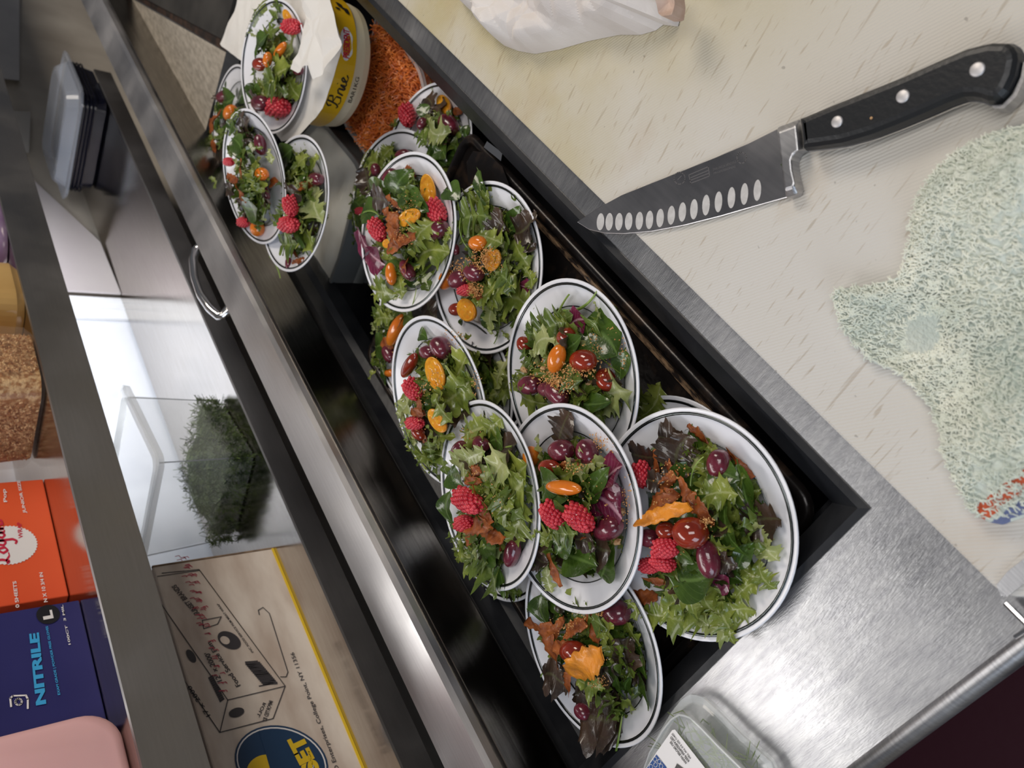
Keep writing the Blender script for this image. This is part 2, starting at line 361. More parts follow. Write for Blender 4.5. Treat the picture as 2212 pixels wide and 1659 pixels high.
L.new(last, bs.inputs['Base Color'])
mp = N.new('ShaderNodeMapping'); mp.inputs['Rotation'].default_value = (0, 0, .62); L.new(tc.outputs['Object'], mp.inputs[0])
wv = N.new('ShaderNodeTexWave'); wv.inputs['Scale'].default_value = 150; wv.inputs['Distortion'].default_value = 1.5; wv.inputs['Detail'].default_value = 2; L.new(mp.outputs[0], wv.inputs[0])
bp = N.new('ShaderNodeBump'); bp.inputs['Strength'].default_value = .35; bp.inputs['Distance'].default_value = .0006
L.new(wv.outputs['Fac'], bp.inputs['Height']); L.new(bp.outputs[0], bs.inputs['Normal'])
bo = obj('cutting_board', gprism(rrect(.025, -.26, 1.75, .195, .016), Z + .0005, .92), bm, label='long stained white plastic cutting board along the front of the prep table', cat='cutting board')
bevel(bo, .002)

# steel bracket at the board's near corner
br = join(gprism(rrect(.026, .14, .043, .187, .008), .9203, .9225), gbox(.026, .187, Z, .043, .19, .9225))
obj('corner_bracket', gprism([atz(x, y, .921).xy for x, y in [(2155, 1262), (2180, 1232), (2212, 1208), (2240, 1190), (2240, 1240), (2212, 1262), (2178, 1288), (2165, 1286)]], .9203, .9228), steel, label='small grey steel bracket on the near corner of the cutting board', cat='bracket')
obj('steel_clip', join(gtube([atz(2172, 1302, .914), atz(2205, 1335, .914), atz(2240, 1368, .914)], .0018, 8), gtube([atz(2192, 1376, .912), atz(2215, 1362, .912), atz(2240, 1344, .912)], .0012, 8)), chrome, label='thin bright wire clip on the deck beside the board corner', cat='clip')

# ================================================================== OVERSHELF
SF = .72
sh = root('overshelf', (.9, .85, Z), 'two-tier stainless steel overshelf standing behind the prep table', 'shelf')
def shelf(nm, ztop, zlip, zb, lipm, surf, xe=3.1):
    s_ = obj(nm, gbox(-.3, SF + .004, zb, xe, .985, zb + .004), surf, sh)
    obj('front_lip', xprofile([(SF, zlip), (SF, ztop), (SF + .003, ztop + .001), (SF + .004, ztop - .001), (SF + .004, zlip)], -.3, xe), lipm, s_)
    return s_
shelf('lower_shelf', .984, .953, .968, lipst, mirror, 1.731)
us = shelf('upper_shelf', 1.206, 1.154, 1.196, lipst, mirror)
obj('front_lip_flange', gbox(-.3, SF + .001, 1.1535, 3.1, SF + .035, 1.1555), lipst, us)
for x in (-.28, 3.08):
    for y in (.75, .96): obj('post', gtube([(x, y, Z), (x, y, 1.25)], .012, 10), steel, sh)
pink = M('pale_pinkish_sheet_steel', (.66, .60, .62), .38, .35, (.74, .70, .68), 3)
pk = [(1.328, .973), (1.498, .977), (1.515, .984), (1.703, 1.063), (1.86, 1.126), (1.86, 1.17), (1.328, 1.17)]
obj('leaning_panel', gloft([[V((x, .976, z)) for x, z in pk], [V((x, .980, z)) for x, z in pk]]), pink, label='pale pinkish metal sheet leaning on the wall behind the lower shelf', cat='panel')
obj('hanging_steel_box', gloft([[aty(x, y, .986 + d) for x, y in [(-30, -40), (42, -40), (42, 174), (-30, 166)]] for d in (0, .012)]), M('light_steel_box', (.55, .53, .52), .4, .5, (.66, .63, .61), 6), label='light steel box fixed to the wall at the far end of the shelves', cat='box')
obj('wall_outlet_strip', gloft([[aty(x, y, .97 + d) for x, y in [(10, 238), (66, 242), (63, 330), (20, 330)]] for d in (0, .02)]), M('pale_strip', (.62, .60, .57), .5), label='pale strip on the wall just below the steel box', cat='wall strip')

# ================================================================== IN THE WELL: TRAY, TUBS, PAPER, CHEESE
# dark baking tray with a rolled rim
tr = root('baking_tray', (.4, .42, .855), 'dark crusted baking tray lying in the well under the plates', 'tray')
def rr3(d, z, x0=.148, y0=.262, x1=.69, y1=.585, r=.02): return [V((x, y, z)) for x, y in rrect(x0 + d, y0 + d, x1 - d, y1 - d, max(.004, r - d), 5)]
obj('tray_pan', gloft([rr3(.006, .872), rr3(.012, .852), rr3(.016, .8485), rr3(.06, .848), rr3(.2, .848, r=.21)], True, True), traym, tr, smooth=True)
obj('pan_base', gbox(.175, .283, .8482, .66, .43, .8502), panm, tr, label='dull grey metal showing on the tray bottom')
obj('rolled_rim', gloft([rr3(0, .868), rr3(-.003, .873), rr3(.001, .8775), rr3(.007, .8765), rr3(.009, .871)], True, False), traym, tr, smooth=True)
obj('crusted_edge', gloft([rr3(.0095, .8735), rr3(.016, .8665), rr3(.017, .8655)][:2], False, False) if False else gbox(.20, .2735, .866, .60, .2775, .8745), rustm, tr, label='brown crusted line along the rim')
# dark ladle-like pan end and small metal latch by the trim
obj('dark_metal_scoop', gloft([[atz(x, y, z) for x, y in [(1012, 400), (1008, 350), (1022, 326), (1050, 330), (1085, 360), (1100, 400), (1075, 420), (1040, 430)]] for z in (.872, .884)]), traym, label='dark metal utensil end poking out between the plates beside the black trim', cat='utensil', smooth=False)
obj('metal_latch', gloft([[atz(x, y, z) for x, y in [(1045, 318), (1052, 305), (1085, 330), (1082, 348)]] for z in (.874, .88)]), chrome, label='small shiny metal latch under the black trim beside the dark utensil', cat='latch')

clear = M('clear_plastic', (.90, .93, .93), .08, 0, alpha=.10, spec=.8, coat=.5)
frost = M('clear_plastic_rim', (.78, .80, .80), .2, 0, alpha=.42, spec=.8, coat=.5)
film = M('cling_film', (.92, .92, .90), .10, 0, alpha=.10, spec=.9, coat=1, bump=.6, bscale=26)

# shredded carrot tub
tub = root('carrot_tub', (.94, .34, .80), 'clear plastic tub packed with shredded orange carrot beside the cheese box', 'tub')
tp = [atz(x, y, .834) for x, y in [(812, 40), (838, 50), (905, 150), (918, 200), (880, 300), (848, 345), (800, 345), (750, 275), (742, 255), (752, 232), (800, 110)]]
tp = [V((p.x, p.y, 0)) for p in tp]; tc0 = sum(tp, V()) / len(tp)
def ins(P, k, z): return [V(((p.x - tc0.x) * k + tc0.x, (p.y - tc0.y) * k + tc0.y, z)) for p in P]
tpr = resample(tp, 44)
obj('tub_body', gloft([ins(tpr, .94, .775), ins(tpr, .98, .830), ins(tpr, .96, .830), ins(tpr, .92, .78)], True, True), clear, tub, smooth=False)
obj('tub_rim', gloft([ins(tpr, .975, .829), ins(tpr, 1.03, .830), ins(tpr, 1.03, .835), ins(tpr, .975, .835)], True, False), frost, tub)
carm = M('shredded_carrot', (.62, .12, .014), .4, 0, (.88, .26, .045), 60, coat=.3, sss=.1)
def star_surf(P, zf, rings=14, zb=None, ctr=None):
    """closed heap: rings shrink towards the middle; zf(x,y,s) gives the top height, s=0 at the edge, 1 in the middle"""
    n = len(P); c = ctr or sum(P, V()) / n; vs = []; fs = []
    for k in range(rings):
        s = k / (rings - 1); q = 1 - s * .985
        for p in P:
            x, y = c.x + (p.x - c.x) * q, c.y + (p.y - c.y) * q
            vs.append(V((x, y, zf(x, y, s))))
    for k in range(rings - 1):
        for j in range(n): fs.append((k * n + j, k * n + (j + 1) % n, (k + 1) * n + (j + 1) % n, (k + 1) * n + j))
    fs.append(tuple((rings - 1) * n + j for j in range(n)))
    if zb is not None:
        k0 = len(vs); vs += [V((p.x, p.y, zb if not callable(zb) else zb(p.x, p.y))) for p in P]
        for j in range(n): fs.append((k0 + j, k0 + (j + 1) % n, (j + 1) % n, j))
        fs.append(tuple(k0 + j for j in range(n))[::-1])
    return vs, fs
inner = [V((p.x, p.y, 0)) for p in ins(tpr, .95, 0)]
heap = star_surf(inner, lambda x, y, s: .815 + .012 * min(1, s * 3) + .006 * noise.noise(V((x * 40, y * 40, 1))), 12, .790)
rng = random.Random(5)
def curlstrip(c, L, w, ang, rng, lift=.004):
    pts = []; k = rng.uniform(-1, 1) * 1.6
    for i in range(5):
        t = i / 4 - .5; a = ang + k * t
        pts.append(V((c[0] + math.cos(a) * L * t, c[1] + math.sin(a) * L * t, c[2] + lift * math.sin(t * 5 + k) + rng.uniform(-.001, .001))))
    secs = []
    for i, p in enumerate(pts):
        d = (pts[min(i + 1, 4)] - pts[max(i - 1, 0)]).normalized(); s_ = d.cross(V((0, 0, 1))).normalized(); u = s_.cross(d)
        secs.append([p + s_ * w / 2, p + u * w * .35, p - s_ * w / 2])
    return gloft(secs, True, False)
st = []
for i in range(2200):
    r = rng.random() ** .5; p = tpr[rng.randrange(len(tpr))]; q = r * .93
    x, y = tc0.x + (p.x - tc0.x) * q, tc0.y + (p.y - tc0.y) * q
    st.append(curlstrip((x, y, .824 + rng.uniform(0, .014) + .006 * (1 - r)), rng.uniform(.010, .028), rng.uniform(.0009, .0018), rng.uniform(0, PI), rng))
obj('carrot_shreds', join(heap, *st), carm, label='fine orange carrot shreds heaped in the clear tub', cat='carrot', kind='stuff')

# cling-filmed tray of white stuff
bag = root('film_wrapped_pan', (1.0, .53, .80), 'shallow clear pan of white food stretched over with cling film', 'pan')
bp_ = [atz(x, y, .845) for x, y in [(690, 676), (655, 655), (600, 585), (560, 480), (600, 350), (680, 262), (705, 268), (770, 345), (782, 370), (775, 400), (735, 560)]]
bpr = resample([V((p.x, p.y, 0)) for p in bp_], 60); bc = sum(bpr, V()) / 60
def bi(k, z): return [V(((p.x - bc.x) * k + bc.x, (p.y - bc.y) * k + bc.y, z)) for p in bpr]
obj('pan_wall', gloft([bi(.93, .775), bi(.985, .843), bi(1.0, .843), bi(1.0, .846), bi(.95, .846), bi(.90, .785)], True, True), M('smoky_clear_pan', (.22, .22, .21), .15, 0, alpha=.8, spec=.8), bag)
whitef = M('soft_white_cheese', (.64, .61, .52), .35, 0, (.78, .76, .68), 16, bump=.5, bscale=24, coat=.3)
obj('white_food', star_surf([V((p.x, p.y, 0)) for p in bi(.955, 0)], lambda x, y, s: .840 + .006 * min(1, s * 4) + .006 * noise.noise(V((x * 22, y * 22, 3))), 16, .79), whitef, bag, smooth=True)
obj('cling_film', star_surf([V((p.x, p.y, 0)) for p in bi(.975, 0)], lambda x, y, s: .8475 + .004 * noise.noise(V((x * 60, y * 18, 9))) + .006 * abs(noise.noise(V((x * 25, y * 80, 2)))), 26), film, bag, smooth=True)

# bag of leaves tucked behind the far plates
lb = [atz(x, y, .910) for x, y in [(484, 150), (500, 128), (522, 135), (545, 190), (550, 260), (520, 320), (480, 380), (458, 360), (452, 280), (462, 200)]]
lbr = resample([V((p.x, p.y, 0)) for p in lb], 40)
bagged = root('salad_bag', (1.25, .47, .84), 'crumpled clear bag of dark green leaves at the far left end of the well', 'bag')
# filled further down once the leaf shapes exist

# round cheese box under the paper
br_ = root('cheese_box', (1.0, .337, .872), 'round yellow banded soft cheese box under the white deli paper', 'cheese box')
bcx, bcy = 1.0, .338
creamm = M('cream_box_card', (.76, .66, .44), .5, 0, (.82, .74, .54), 14)
yelb = M('yellow_box_label', (.80, .47, .012), .35, coat=.3)
obj('box_base', glathe([(.001, .868), (.072, .868), (.0775, .872), (.079, .880), (.0795, .893), (.078, .894), (.001, .894)], (bcx, bcy, 0), 80), creamm, br_, smooth=False)
obj('box_lid', glathe([(.078, .8935), (.0815, .8935), (.0815, .921), (.080, .923), (.001, .923)], (bcx, bcy, 0), 80), yelb, br_, smooth=False, label='yellow lid band with cursive lettering')
def oncyl(px, py, r=.0822):
    """point where the photograph's ray meets the lid's upright band"""
    v = ray(px, py); A = v.x ** 2 + v.y ** 2; B = -2 * (v.x * bcx + v.y * bcy); C = bcx ** 2 + bcy ** 2 - r * r
    D = B * B - 4 * A * C
    if D < 0: return None
    t = (-B - math.sqrt(D)) / (2 * A); return CAMP + v * t
def bandpt(phi, z, r=.0822): return V((bcx + r * math.cos(phi), bcy + r * math.sin(phi), z))
def band_text(g, phi0, phi1, z0, z1, r=.0823):
    x0 = min(v.x for v in g[0]); x1 = max(v.x for v in g[0]); y0 = min(v.y for v in g[0]); y1 = max(v.y for v in g[0])
    return ([bandpt(phi0 + (phi1 - phi0) * (v.x - x0) / (x1 - x0), z0 + (z1 - z0) * (v.y - y0) / (y1 - y0), r) for v in g[0]], *g[1:])
def phi_of(px, py):
    p = oncyl(px, py); t = math.atan2(p.y - bcy, p.x - bcx); return t - 2 * PI if t > 0 else t
def cursive(lines, w=.05):
    gs = []
    for ln in lines:
        ln = resample([V((x, y, 0)) for x, y in ln], max(10, len(ln) * 5), False)
        vs, fs = [], []
        for i, p in enumerate(ln):
            d = (ln[min(i + 1, len(ln) - 1)] - ln[max(i - 1, 0)]).normalized(); s_ = V((-d.y, d.x, 0))
            ww = w * (.55 + .6 * abs(d.y))
            vs += [p + s_ * ww, p - s_ * ww]
            if i: k = 2 * i; fs.append((k - 2, k - 1, k + 1, k))
        gs.append((vs, fs))
    return join(*gs)
brie = cursive([[(.10, .55), (.02, .75), (.18, .97), (.36, 1.0), (.30, .6), (.22, .25), (.08, .02), (-.03, .12)],
                [(.28, .98), (.62, 1.0), (.66, .74), (.34, .56), (.66, .48), (.64, .12), (.38, .0), (.22, .12)],
                [(.80, .05), (.90, .5), (.96, .46), (1.02, .56), (1.12, .50), (1.10, .12), (1.18, .02)],
                [(1.18, .02), (1.32, .48), (1.30, .12), (1.40, .02), (1.46, .08)], [(1.34, .70), (1.37, .74)],
                [(1.46, .08), (1.60, .22), (1.72, .40), (1.62, .52), (1.52, .34), (1.56, .06), (1.74, .02), (1.88, .18)]], .042)
pB, pE = phi_of(715, 232), phi_of(752, 162)
ink = M('black_print', (.02, .018, .016), .5); redink = M('red_print', (.62, .02, .06), .45); whiteink = M('white_print', (.86, .83, .82), .5)
obj('brie_lettering', band_text(brie, pB, pE, .899, .918), ink, br_, label='black cursive lettering Brie')
pl, pr = phi_of(752, 132), phi_of(757, 62)
lens = []
for k in range(36):
    a = 2 * PI * k / 36; lens.append(bandpt((pl + pr) / 2 + (pr - pl) / 2 * 1.02 * math.cos(a), .908 + .0085 * math.sin(a) * (1 + .12 * math.cos(6 * a)), .0822))
obj('logo_patch', (lens, [tuple(range(36))]), whiteink, br_)
obj('logo_lettering', band_text(textgeo('PRESIDENT', 1, bold=.03), pl + (pr - pl) * .07, pr - (pr - pl) * .07, .9035, .9125, .0825), redink, br_, label='red lettering on a white patch')
obj('side_print', band_text(textgeo('BAR1KG', 1), phi_of(735, 225) + .05, phi_of(765, 165), .884, .889, .0800), ink, br_)
dmg = []
for k in range(9):
    p = bandpt(phi_of(745, 20) + rng.uniform(-.12, .12), .908 + rng.uniform(-.008, .010), .0824)
    t_ = math.atan2(p.y - bcy, p.x - bcx); dmg.append(disc(p, (-math.sin(t_), math.cos(t_), 0), (0, 0, 1), rng.uniform(.002, .005), rng.uniform(.002, .004), 7))
obj('dark_print', join(*dmg), ink, br_)

# crumpled deli paper over the cheese box
def ccrumple(x, y, sc, seed=0):
    p = V((x * sc, y * sc, seed)); d = noise.voronoi(p)[0]; return (d[1] - d[0])
P1 = [atz(x, y, .927) for x, y in [(520, -60), (505, 20), (470, 96), (490, 110), (524, 135), (545, 180), (562, 240), (590, 285), (604, 306), (640, 292), (668, 262), (690, 240), (712, 180), (728, 128), (738, 90), (728, 70), (718, 30), (698, -30), (640, -70)]]
P1r = resample([V((p.x, p.y, 0)) for p in P1], 90)
g_ = star_surf(P1r, lambda x, y, s: .9245 + .0035 * ccrumple(x, y, 26) + .003 * noise.noise(V((x * 14, y * 14, 0))), 34)
pp = obj('deli_paper', g_, paper, label='crumpled white deli paper spread over the cheese box under a plate', cat='paper')
pp.modifiers.new('t', 'SOLIDIFY').thickness = .0004
F1 = [atz(x, y, .962) for x, y in [(632, -40), (655, 40), (652, 70), (640, 110), (618, 146), (636, 156), (655, 142), (668, 142), (672, 172), (690, 160), (716, 130), (732, 98), (722, 60), (700, -20), (670, -60)]]
F1r = resample([V((p.x, p.y, 0)) for p in F1], 80)
c1 = sum(F1r, V()) / 80
obj('paper_flap', star_surf(F1r, lambda x, y, s: .957 + .010 * ccrumple(x, y, 20, 3) + .004 * s + .10 * min(0, (.90 - x) * .0), 30), paper, pp, label='folded flap curling over the plate edge').modifiers.new('t', 'SOLIDIFY').thickness = .0004

# paper bag on the board at the top
PB = [atz(x, y, .925) for x, y in [(960, -120), (990, 0), (1022, 30), (1035, 38), (1056, 72), (1082, 96), (1110, 107), (1148, 114), (1200, 104), (1262, 86), (1330, 72), (1376, 72), (1410, 62), (1424, 50), (1458, 54), (1462, 20), (1458, 0), (1440, -120), (1200, -220)]]
PBr = resample([V((p.x, p.y, 0)) for p in PB], 200)
bagp = obj('paper_bag', star_surf(PBr, lambda x, y, s: .921 + .030 * (1 - math.exp(-s * 7)) + .026 * ccrumple(x, y, 13, 5) * min(1, s * 5) + .010 * ccrumple(x + .3, y, 31, 8) * min(1, s * 8) + .008 * noise.noise(V((x * 12, y * 12, 0))) * min(1, s * 5), 70, .9205), napk, label='crumpled white paper bag lying on the far part of the cutting board', cat='paper bag')
fold = [atz(x, y, .958) for x, y in [(1418, -30), (1422, 8), (1420, 28), (1432, 36), (1452, 34), (1456, 8), (1452, -30)]]
obj('bag_opening', star_surf(resample([V((p.x, p.y, 0)) for p in fold], 30), lambda x, y, s: .957 - .006 * s + .008 * ccrumple(x, y, 40, 2), 8, .945), M('brown_lined_paper', (.42, .27, .20), .7, 0, (.62, .48, .40), 40), bagp)

# ================================================================== TOWEL
TP = [(1802, 655), (1796, 640), (1800, 628), (1812, 622), (1860, 618), (1930, 598), (1948, 580), (1956, 545), (1968, 500), (1978, 455), (1992, 420), (2008, 395), (2020, 370), (2050, 335), (2090, 305), (2140, 280), (2212, 262), (2300, 245), (2420, 300), (2500, 600), (2480, 900), (2380, 1050), (2290, 1100), (2212, 1118), (2160, 1136), (2130, 1130), (2104, 1116), (2094, 1100), (2070, 1050), (2042, 990), (2030, 935), (2010, 890), (1985, 855), (1950, 820), (1920, 800), (1880, 785), (1860, 762), (1830, 735), (1812, 705), (1808, 675)]
TPr = resample([V((*atz(x, y, .926).xy, 0)) for x, y in TP], 340)
tm = M('pale_green_terry', (.50, .58, .53), .9, 0, (.74, .78, .70), 22, nlo=.34, nhi=.62, bump=.5, bscale=420)
nt = tm.node_tree; N = nt.nodes; L = nt.links; tcx = N['Texture Coordinate']; bs = N['Principled BSDF']; src = bs.inputs['Base Color'].links[0].from_socket
sx = N.new('ShaderNodeSeparateXYZ'); L.new(tcx.outputs['Object'], sx.inputs[0])
tow0 = V((*atz(2100, 715, .926).xy, 0))
towel_c = None
def th(x, y, s):
    e = 1 - math.exp(-s * 9)
    r1 = noise.noise(V((x * 9, y * 9, 4))); fine = noise.noise(V((x * 330, y * 150, 1))) * .5 + noise.noise(V((x * 160, y * 420, 5))) * .5
    return .9210 + .012 * e + .026 * e * max(-.45, r1) * 1.2 + .010 * e * noise.noise(V((x * 28, y * 28, 4))) + .0016 * fine + .004 * math.exp(-((s - .05) / .035) ** 2)
tow = obj('terry_towel', star_surf(TPr, th, 150, .9208, tow0), tm, smooth=True, label='damp pale green terry towel bunched on the cutting board', cat='towel')
# striped corner: world positions -> towel object space
tb = WL[tow.name]
pA, pBq = atz(2105, 1118, .93) - tb, atz(2212, 1045, .93) - tb
dirs = (pBq - pA).normalized(); nrm_ = V((-dirs.y, dirs.x, 0))
dt = N.new('ShaderNodeVectorMath'); dt.operation = 'DOT_PRODUCT'; L.new(tcx.outputs['Object'], dt.inputs[0]); dt.inputs[1].default_value = (nrm_.x, nrm_.y, 0)
nzx = N.new('ShaderNodeTexNoise'); nzx.inputs['Scale'].default_value = 120; L.new(tcx.outputs['Object'], nzx.inputs['Vector'])
ad = N.new('ShaderNodeMath'); ad.operation = 'MULTIPLY_ADD'; L.new(nzx.outputs['Fac'], ad.inputs[0]); ad.inputs[1].default_value = .006; L.new(dt.outputs['Value'], ad.inputs[2])
d0 = pA.x * nrm_.x + pA.y * nrm_.y + .003
def stripe(prev, off, wdt, colr):
    s1 = N.new('ShaderNodeMath'); s1.operation = 'SUBTRACT'; L.new(ad.outputs[0], s1.inputs[0]); s1.inputs[1].default_value = d0 + off
    a1 = N.new('ShaderNodeMath'); a1.operation = 'ABSOLUTE'; L.new(s1.outputs[0], a1.inputs[0])
    l1 = N.new('ShaderNodeMath'); l1.operation = 'LESS_THAN'; L.new(a1.outputs[0], l1.inputs[0]); l1.inputs[1].default_value = wdt
    x1 = N.new('ShaderNodeMixRGB'); L.new(l1.outputs[0], x1.inputs[0]); L.new(prev, x1.inputs[1]); x1.inputs[2].default_value = (*colr, 1); return x1.outputs[0]
src = stripe(src, 0, .0035, (.62, .12, .05)); 
sg = 1 if (atz(2150, 1130, .93) - tb - pA).dot(nrm_) > 0 else -1
src = stripe(src, sg * .0085, .0022, (.16, .19, .34))
L.new(src, bs.inputs['Base Color'])
loops = []
from mathutils.bvhtree import BVHTree
rngT = random.Random(11)
for i in range(6500):
    p = TPr[rngT.randrange(340)]; q = rngT.random() ** .5 * .97
    x, y = tow0.x + (p.x - tow0.x) * q, tow0.y + (p.y - tow0.y) * q
    pxy = proj((x, y, .93))
    if pxy[0] > 2240: continue
    a = rngT.gauss(.3, .7); L_ = rngT.uniform(.002, .0065); z = th(x, y, (1 - q) / .985) + .0012; r = .00040; pts = []
    for k in range(5):
        t = k / 4 - .5; pts.append((x + math.cos(a) * L_ * t + rngT.uniform(-.0006, .0006), y + math.sin(a) * L_ * t + rngT.uniform(-.0006, .0006), z + .0012 * (1 - 4 * t * t)))
    loops.append(gtube(pts, r, 4, False))
obj('terry_loops', join(*loops), M('towel_loops', (.64, .70, .62), .9, 0, (.86, .87, .76), 30), tow, kind='stuff')

# ================================================================== KNIFE
kn = root('chef_knife', (.33, .1, .92), "chef's knife with hollow-ground dimples and a black riveted handle, tip hanging past the board edge", 'knife')
ZK = .9212
bl = [(1248, 480), (1290, 452), (1345, 422), (1410, 396), (1480, 368), (1550, 340), (1620, 310), (1686, 277), (1705, 427), (1640, 445), (1560, 468), (1480, 488), (1410, 501), (1350, 506), (1310, 505), (1275, 497)]
blade = [atz(x, y, ZK) for x, y in bl]
bladem = brushed('knife_blade_steel', (.36, .355, .365), (.42, .41, .42), .30, (2, 30, 2), 10, .03, .5)
bo = obj('blade', gloft([blade, [p + V((0, 0, .0016)) for p in blade]]), bladem, kn)
bevel(bo, .0006, 2)
dm = M('dimple_bright_steel', (.88, .86, .84), .35, .5, (.74, .72, .70), 200)
dims = [(1297, 479, 37), (1316, 479, 38), (1337, 479, 38), (1358, 478, 38), (1381, 477, 39), (1403, 475, 40), (1426, 471, 40), (1450, 465, 41), (1474, 458, 42), (1499, 452, 44), (1525, 443, 45), (1552, 436, 45), (1580, 427, 46), (1608, 419, 47), (1636, 411, 46)]
for x, y, h_ in dims:
    c = atz(x, y, ZK + .00175); e1 = atz(x + .8, y - h_ / 2, ZK + .00175) - c; e2 = atz(x + 8.2, y - 1, ZK + .00175) - c
    n_ = 20; vs = [c + e1 * math.cos(2 * PI * k / n_) + e2 * math.sin(2 * PI * k / n_) for k in range(n_)] + [c - V((0, 0, .0003))]
    vs2 = [c + (v - c) * .6 - V((0, 0, .0001)) for v in vs[:n_]]
    obj('hollow_dimple', gloft([vs[:n_], vs2], True, True), dm, bo)
bol = [(1686, 277), (1735, 259), (1740, 300), (1742, 325), (1728, 335), (1722, 350), (1724, 375), (1732, 410), (1728, 423), (1705, 430)]
bolster = [atz(x, y, .924) for x, y in bol]; cb = sum(bolster, V()) / len(bolster)
o = obj('bolster', gloft([[V((p.x, p.y, .9206)) for p in bolster], [V((p.x, p.y, .928)) for p in bolster], [cb + (p - cb) * .8 + V((0, 0, .008)) for p in bolster]]), steel, kn); bevel(o, .0015, 2)
hpts = [(1736, 259), (1800, 232), (1880, 200), (1960, 168), (2040, 132), (2100, 107), (2150, 95), (2190, 96), (2207, 108), (2212, 130), (2206, 165), (2190, 200), (2165, 225), (2145, 228), (2120, 218), (2095, 216), (2060, 228), (2010, 250), (1950, 275), (1890, 298), (1830, 315), (1780, 322), (1743, 326)]
hh = resample([atz(x, y, .932) for x, y in hpts], 70); ch = sum(hh, V()) / 70
def off_in(P, d):
    out = []; n = len(P)
    for i, p in enumerate(P):
        t = (P[(i + 1) % n] - P[i - 1]); t.z = 0; t.normalize(); nn = V((-t.y, t.x, 0))
        out.append(p + nn * d)
    return out
area2 = sum(hh[i].x * hh[(i + 1) % 70].y - hh[(i + 1) % 70].x * hh[i].y for i in range(70)); sg = 1 if area2 > 0 else -1
secs = [[V((p.x, p.y, z)) for p in off_in(hh, sg * d)] for d, z in ((.003, .9208), (.0008, .9235), (0, .928), (0, .933), (.001, .9372), (.003, .9395), (.0055, .9402))]
hb = M('black_knife_handle', (.012, .013, .015), .38, bump=.1, bscale=300)
o = obj('handle', gloft(secs), hb, kn, smooth=False)
tang = [[V((p.x, p.y, z)) for p in off_in(hh, sg * -.0006)] for z in (.9285, .9305)]
obj('tang', gloft(tang), chrome, o)
endc = [atz(x, y, .932) for x, y in [(2145, 230), (2168, 228), (2192, 204), (2208, 168), (2214, 135), (2219, 140), (2215, 172), (2198, 210), (2172, 236), (2150, 236)]]
obj('end_cap', gloft([[V((p.x, p.y, .923)) for p in endc], [V((p.x, p.y, .934)) for p in endc]]), steel, o)
for x, y, r_ in ((1808, 263, 13), (1950, 208, 14.5), (2111, 150, 16)):
    c = atz(x, y, .9403); rr = (atz(x, y - r_, .9403) - c).length
    obj('rivet', glathe([(.0001, .0008), (rr * .8, .0007), (rr, .0002), (rr, -.002)], c, 28, False), M('rivet_metal', (.62, .60, .60), .5, .7), o, smooth=True)
obj('crumb', gsphere(atz(1882, 255, .9405), .0009, .0009, .0006, 8, 6), nutm, label='tiny yellow crumb on the black knife handle between the first two rivets', cat='crumb')
obj('herb_fleck', gsphere(atz(1690, 357, .9232), .0016, .0008, .0004, 8, 6), spin, label='dark green herb fleck on the knife blade near the bolster', cat='herb fleck')
obj('blade_engraving', join(
    fit_text('ZWILLING J.A. HENCKELS', atz(1540, 371, .92285), atz(1590, 353, .92285), .0022, atz(1540, 350, .92285) - atz(1540, 371, .92285)),
    fit_text('PROFESSIONAL', atz(1542, 377, .92285), atz(1590, 361, .92285), .0015, atz(1540, 350, .92285) - atz(1540, 371, .92285)),
    strokes([[atz(x, y, .92285) for x, y in q] for q in ([(1488, 378), (1530, 360), (1533, 380), (1492, 396), (1488, 378)], [(1492, 384), (1530, 368)], [(1490, 390), (1532, 374)])], .0007, (0, 0, 1)),
    strokes([[atz(1468 + 12 * math.cos(k * PI / 8), 385 + 13 * math.sin(k * PI / 8), .92285) for k in range(17)], [atz(1602 + 10 * math.cos(k * PI / 8), 341 + 12 * math.sin(k * PI / 8), .92285) for k in range(17)], [atz(1464, 388, .92285), atz(1472, 380, .92285)]], .0007, (0, 0, 1))),
    M('engraving_grey', (.16, .155, .16), .5, .6), bo, label='faint grey engraved marks')

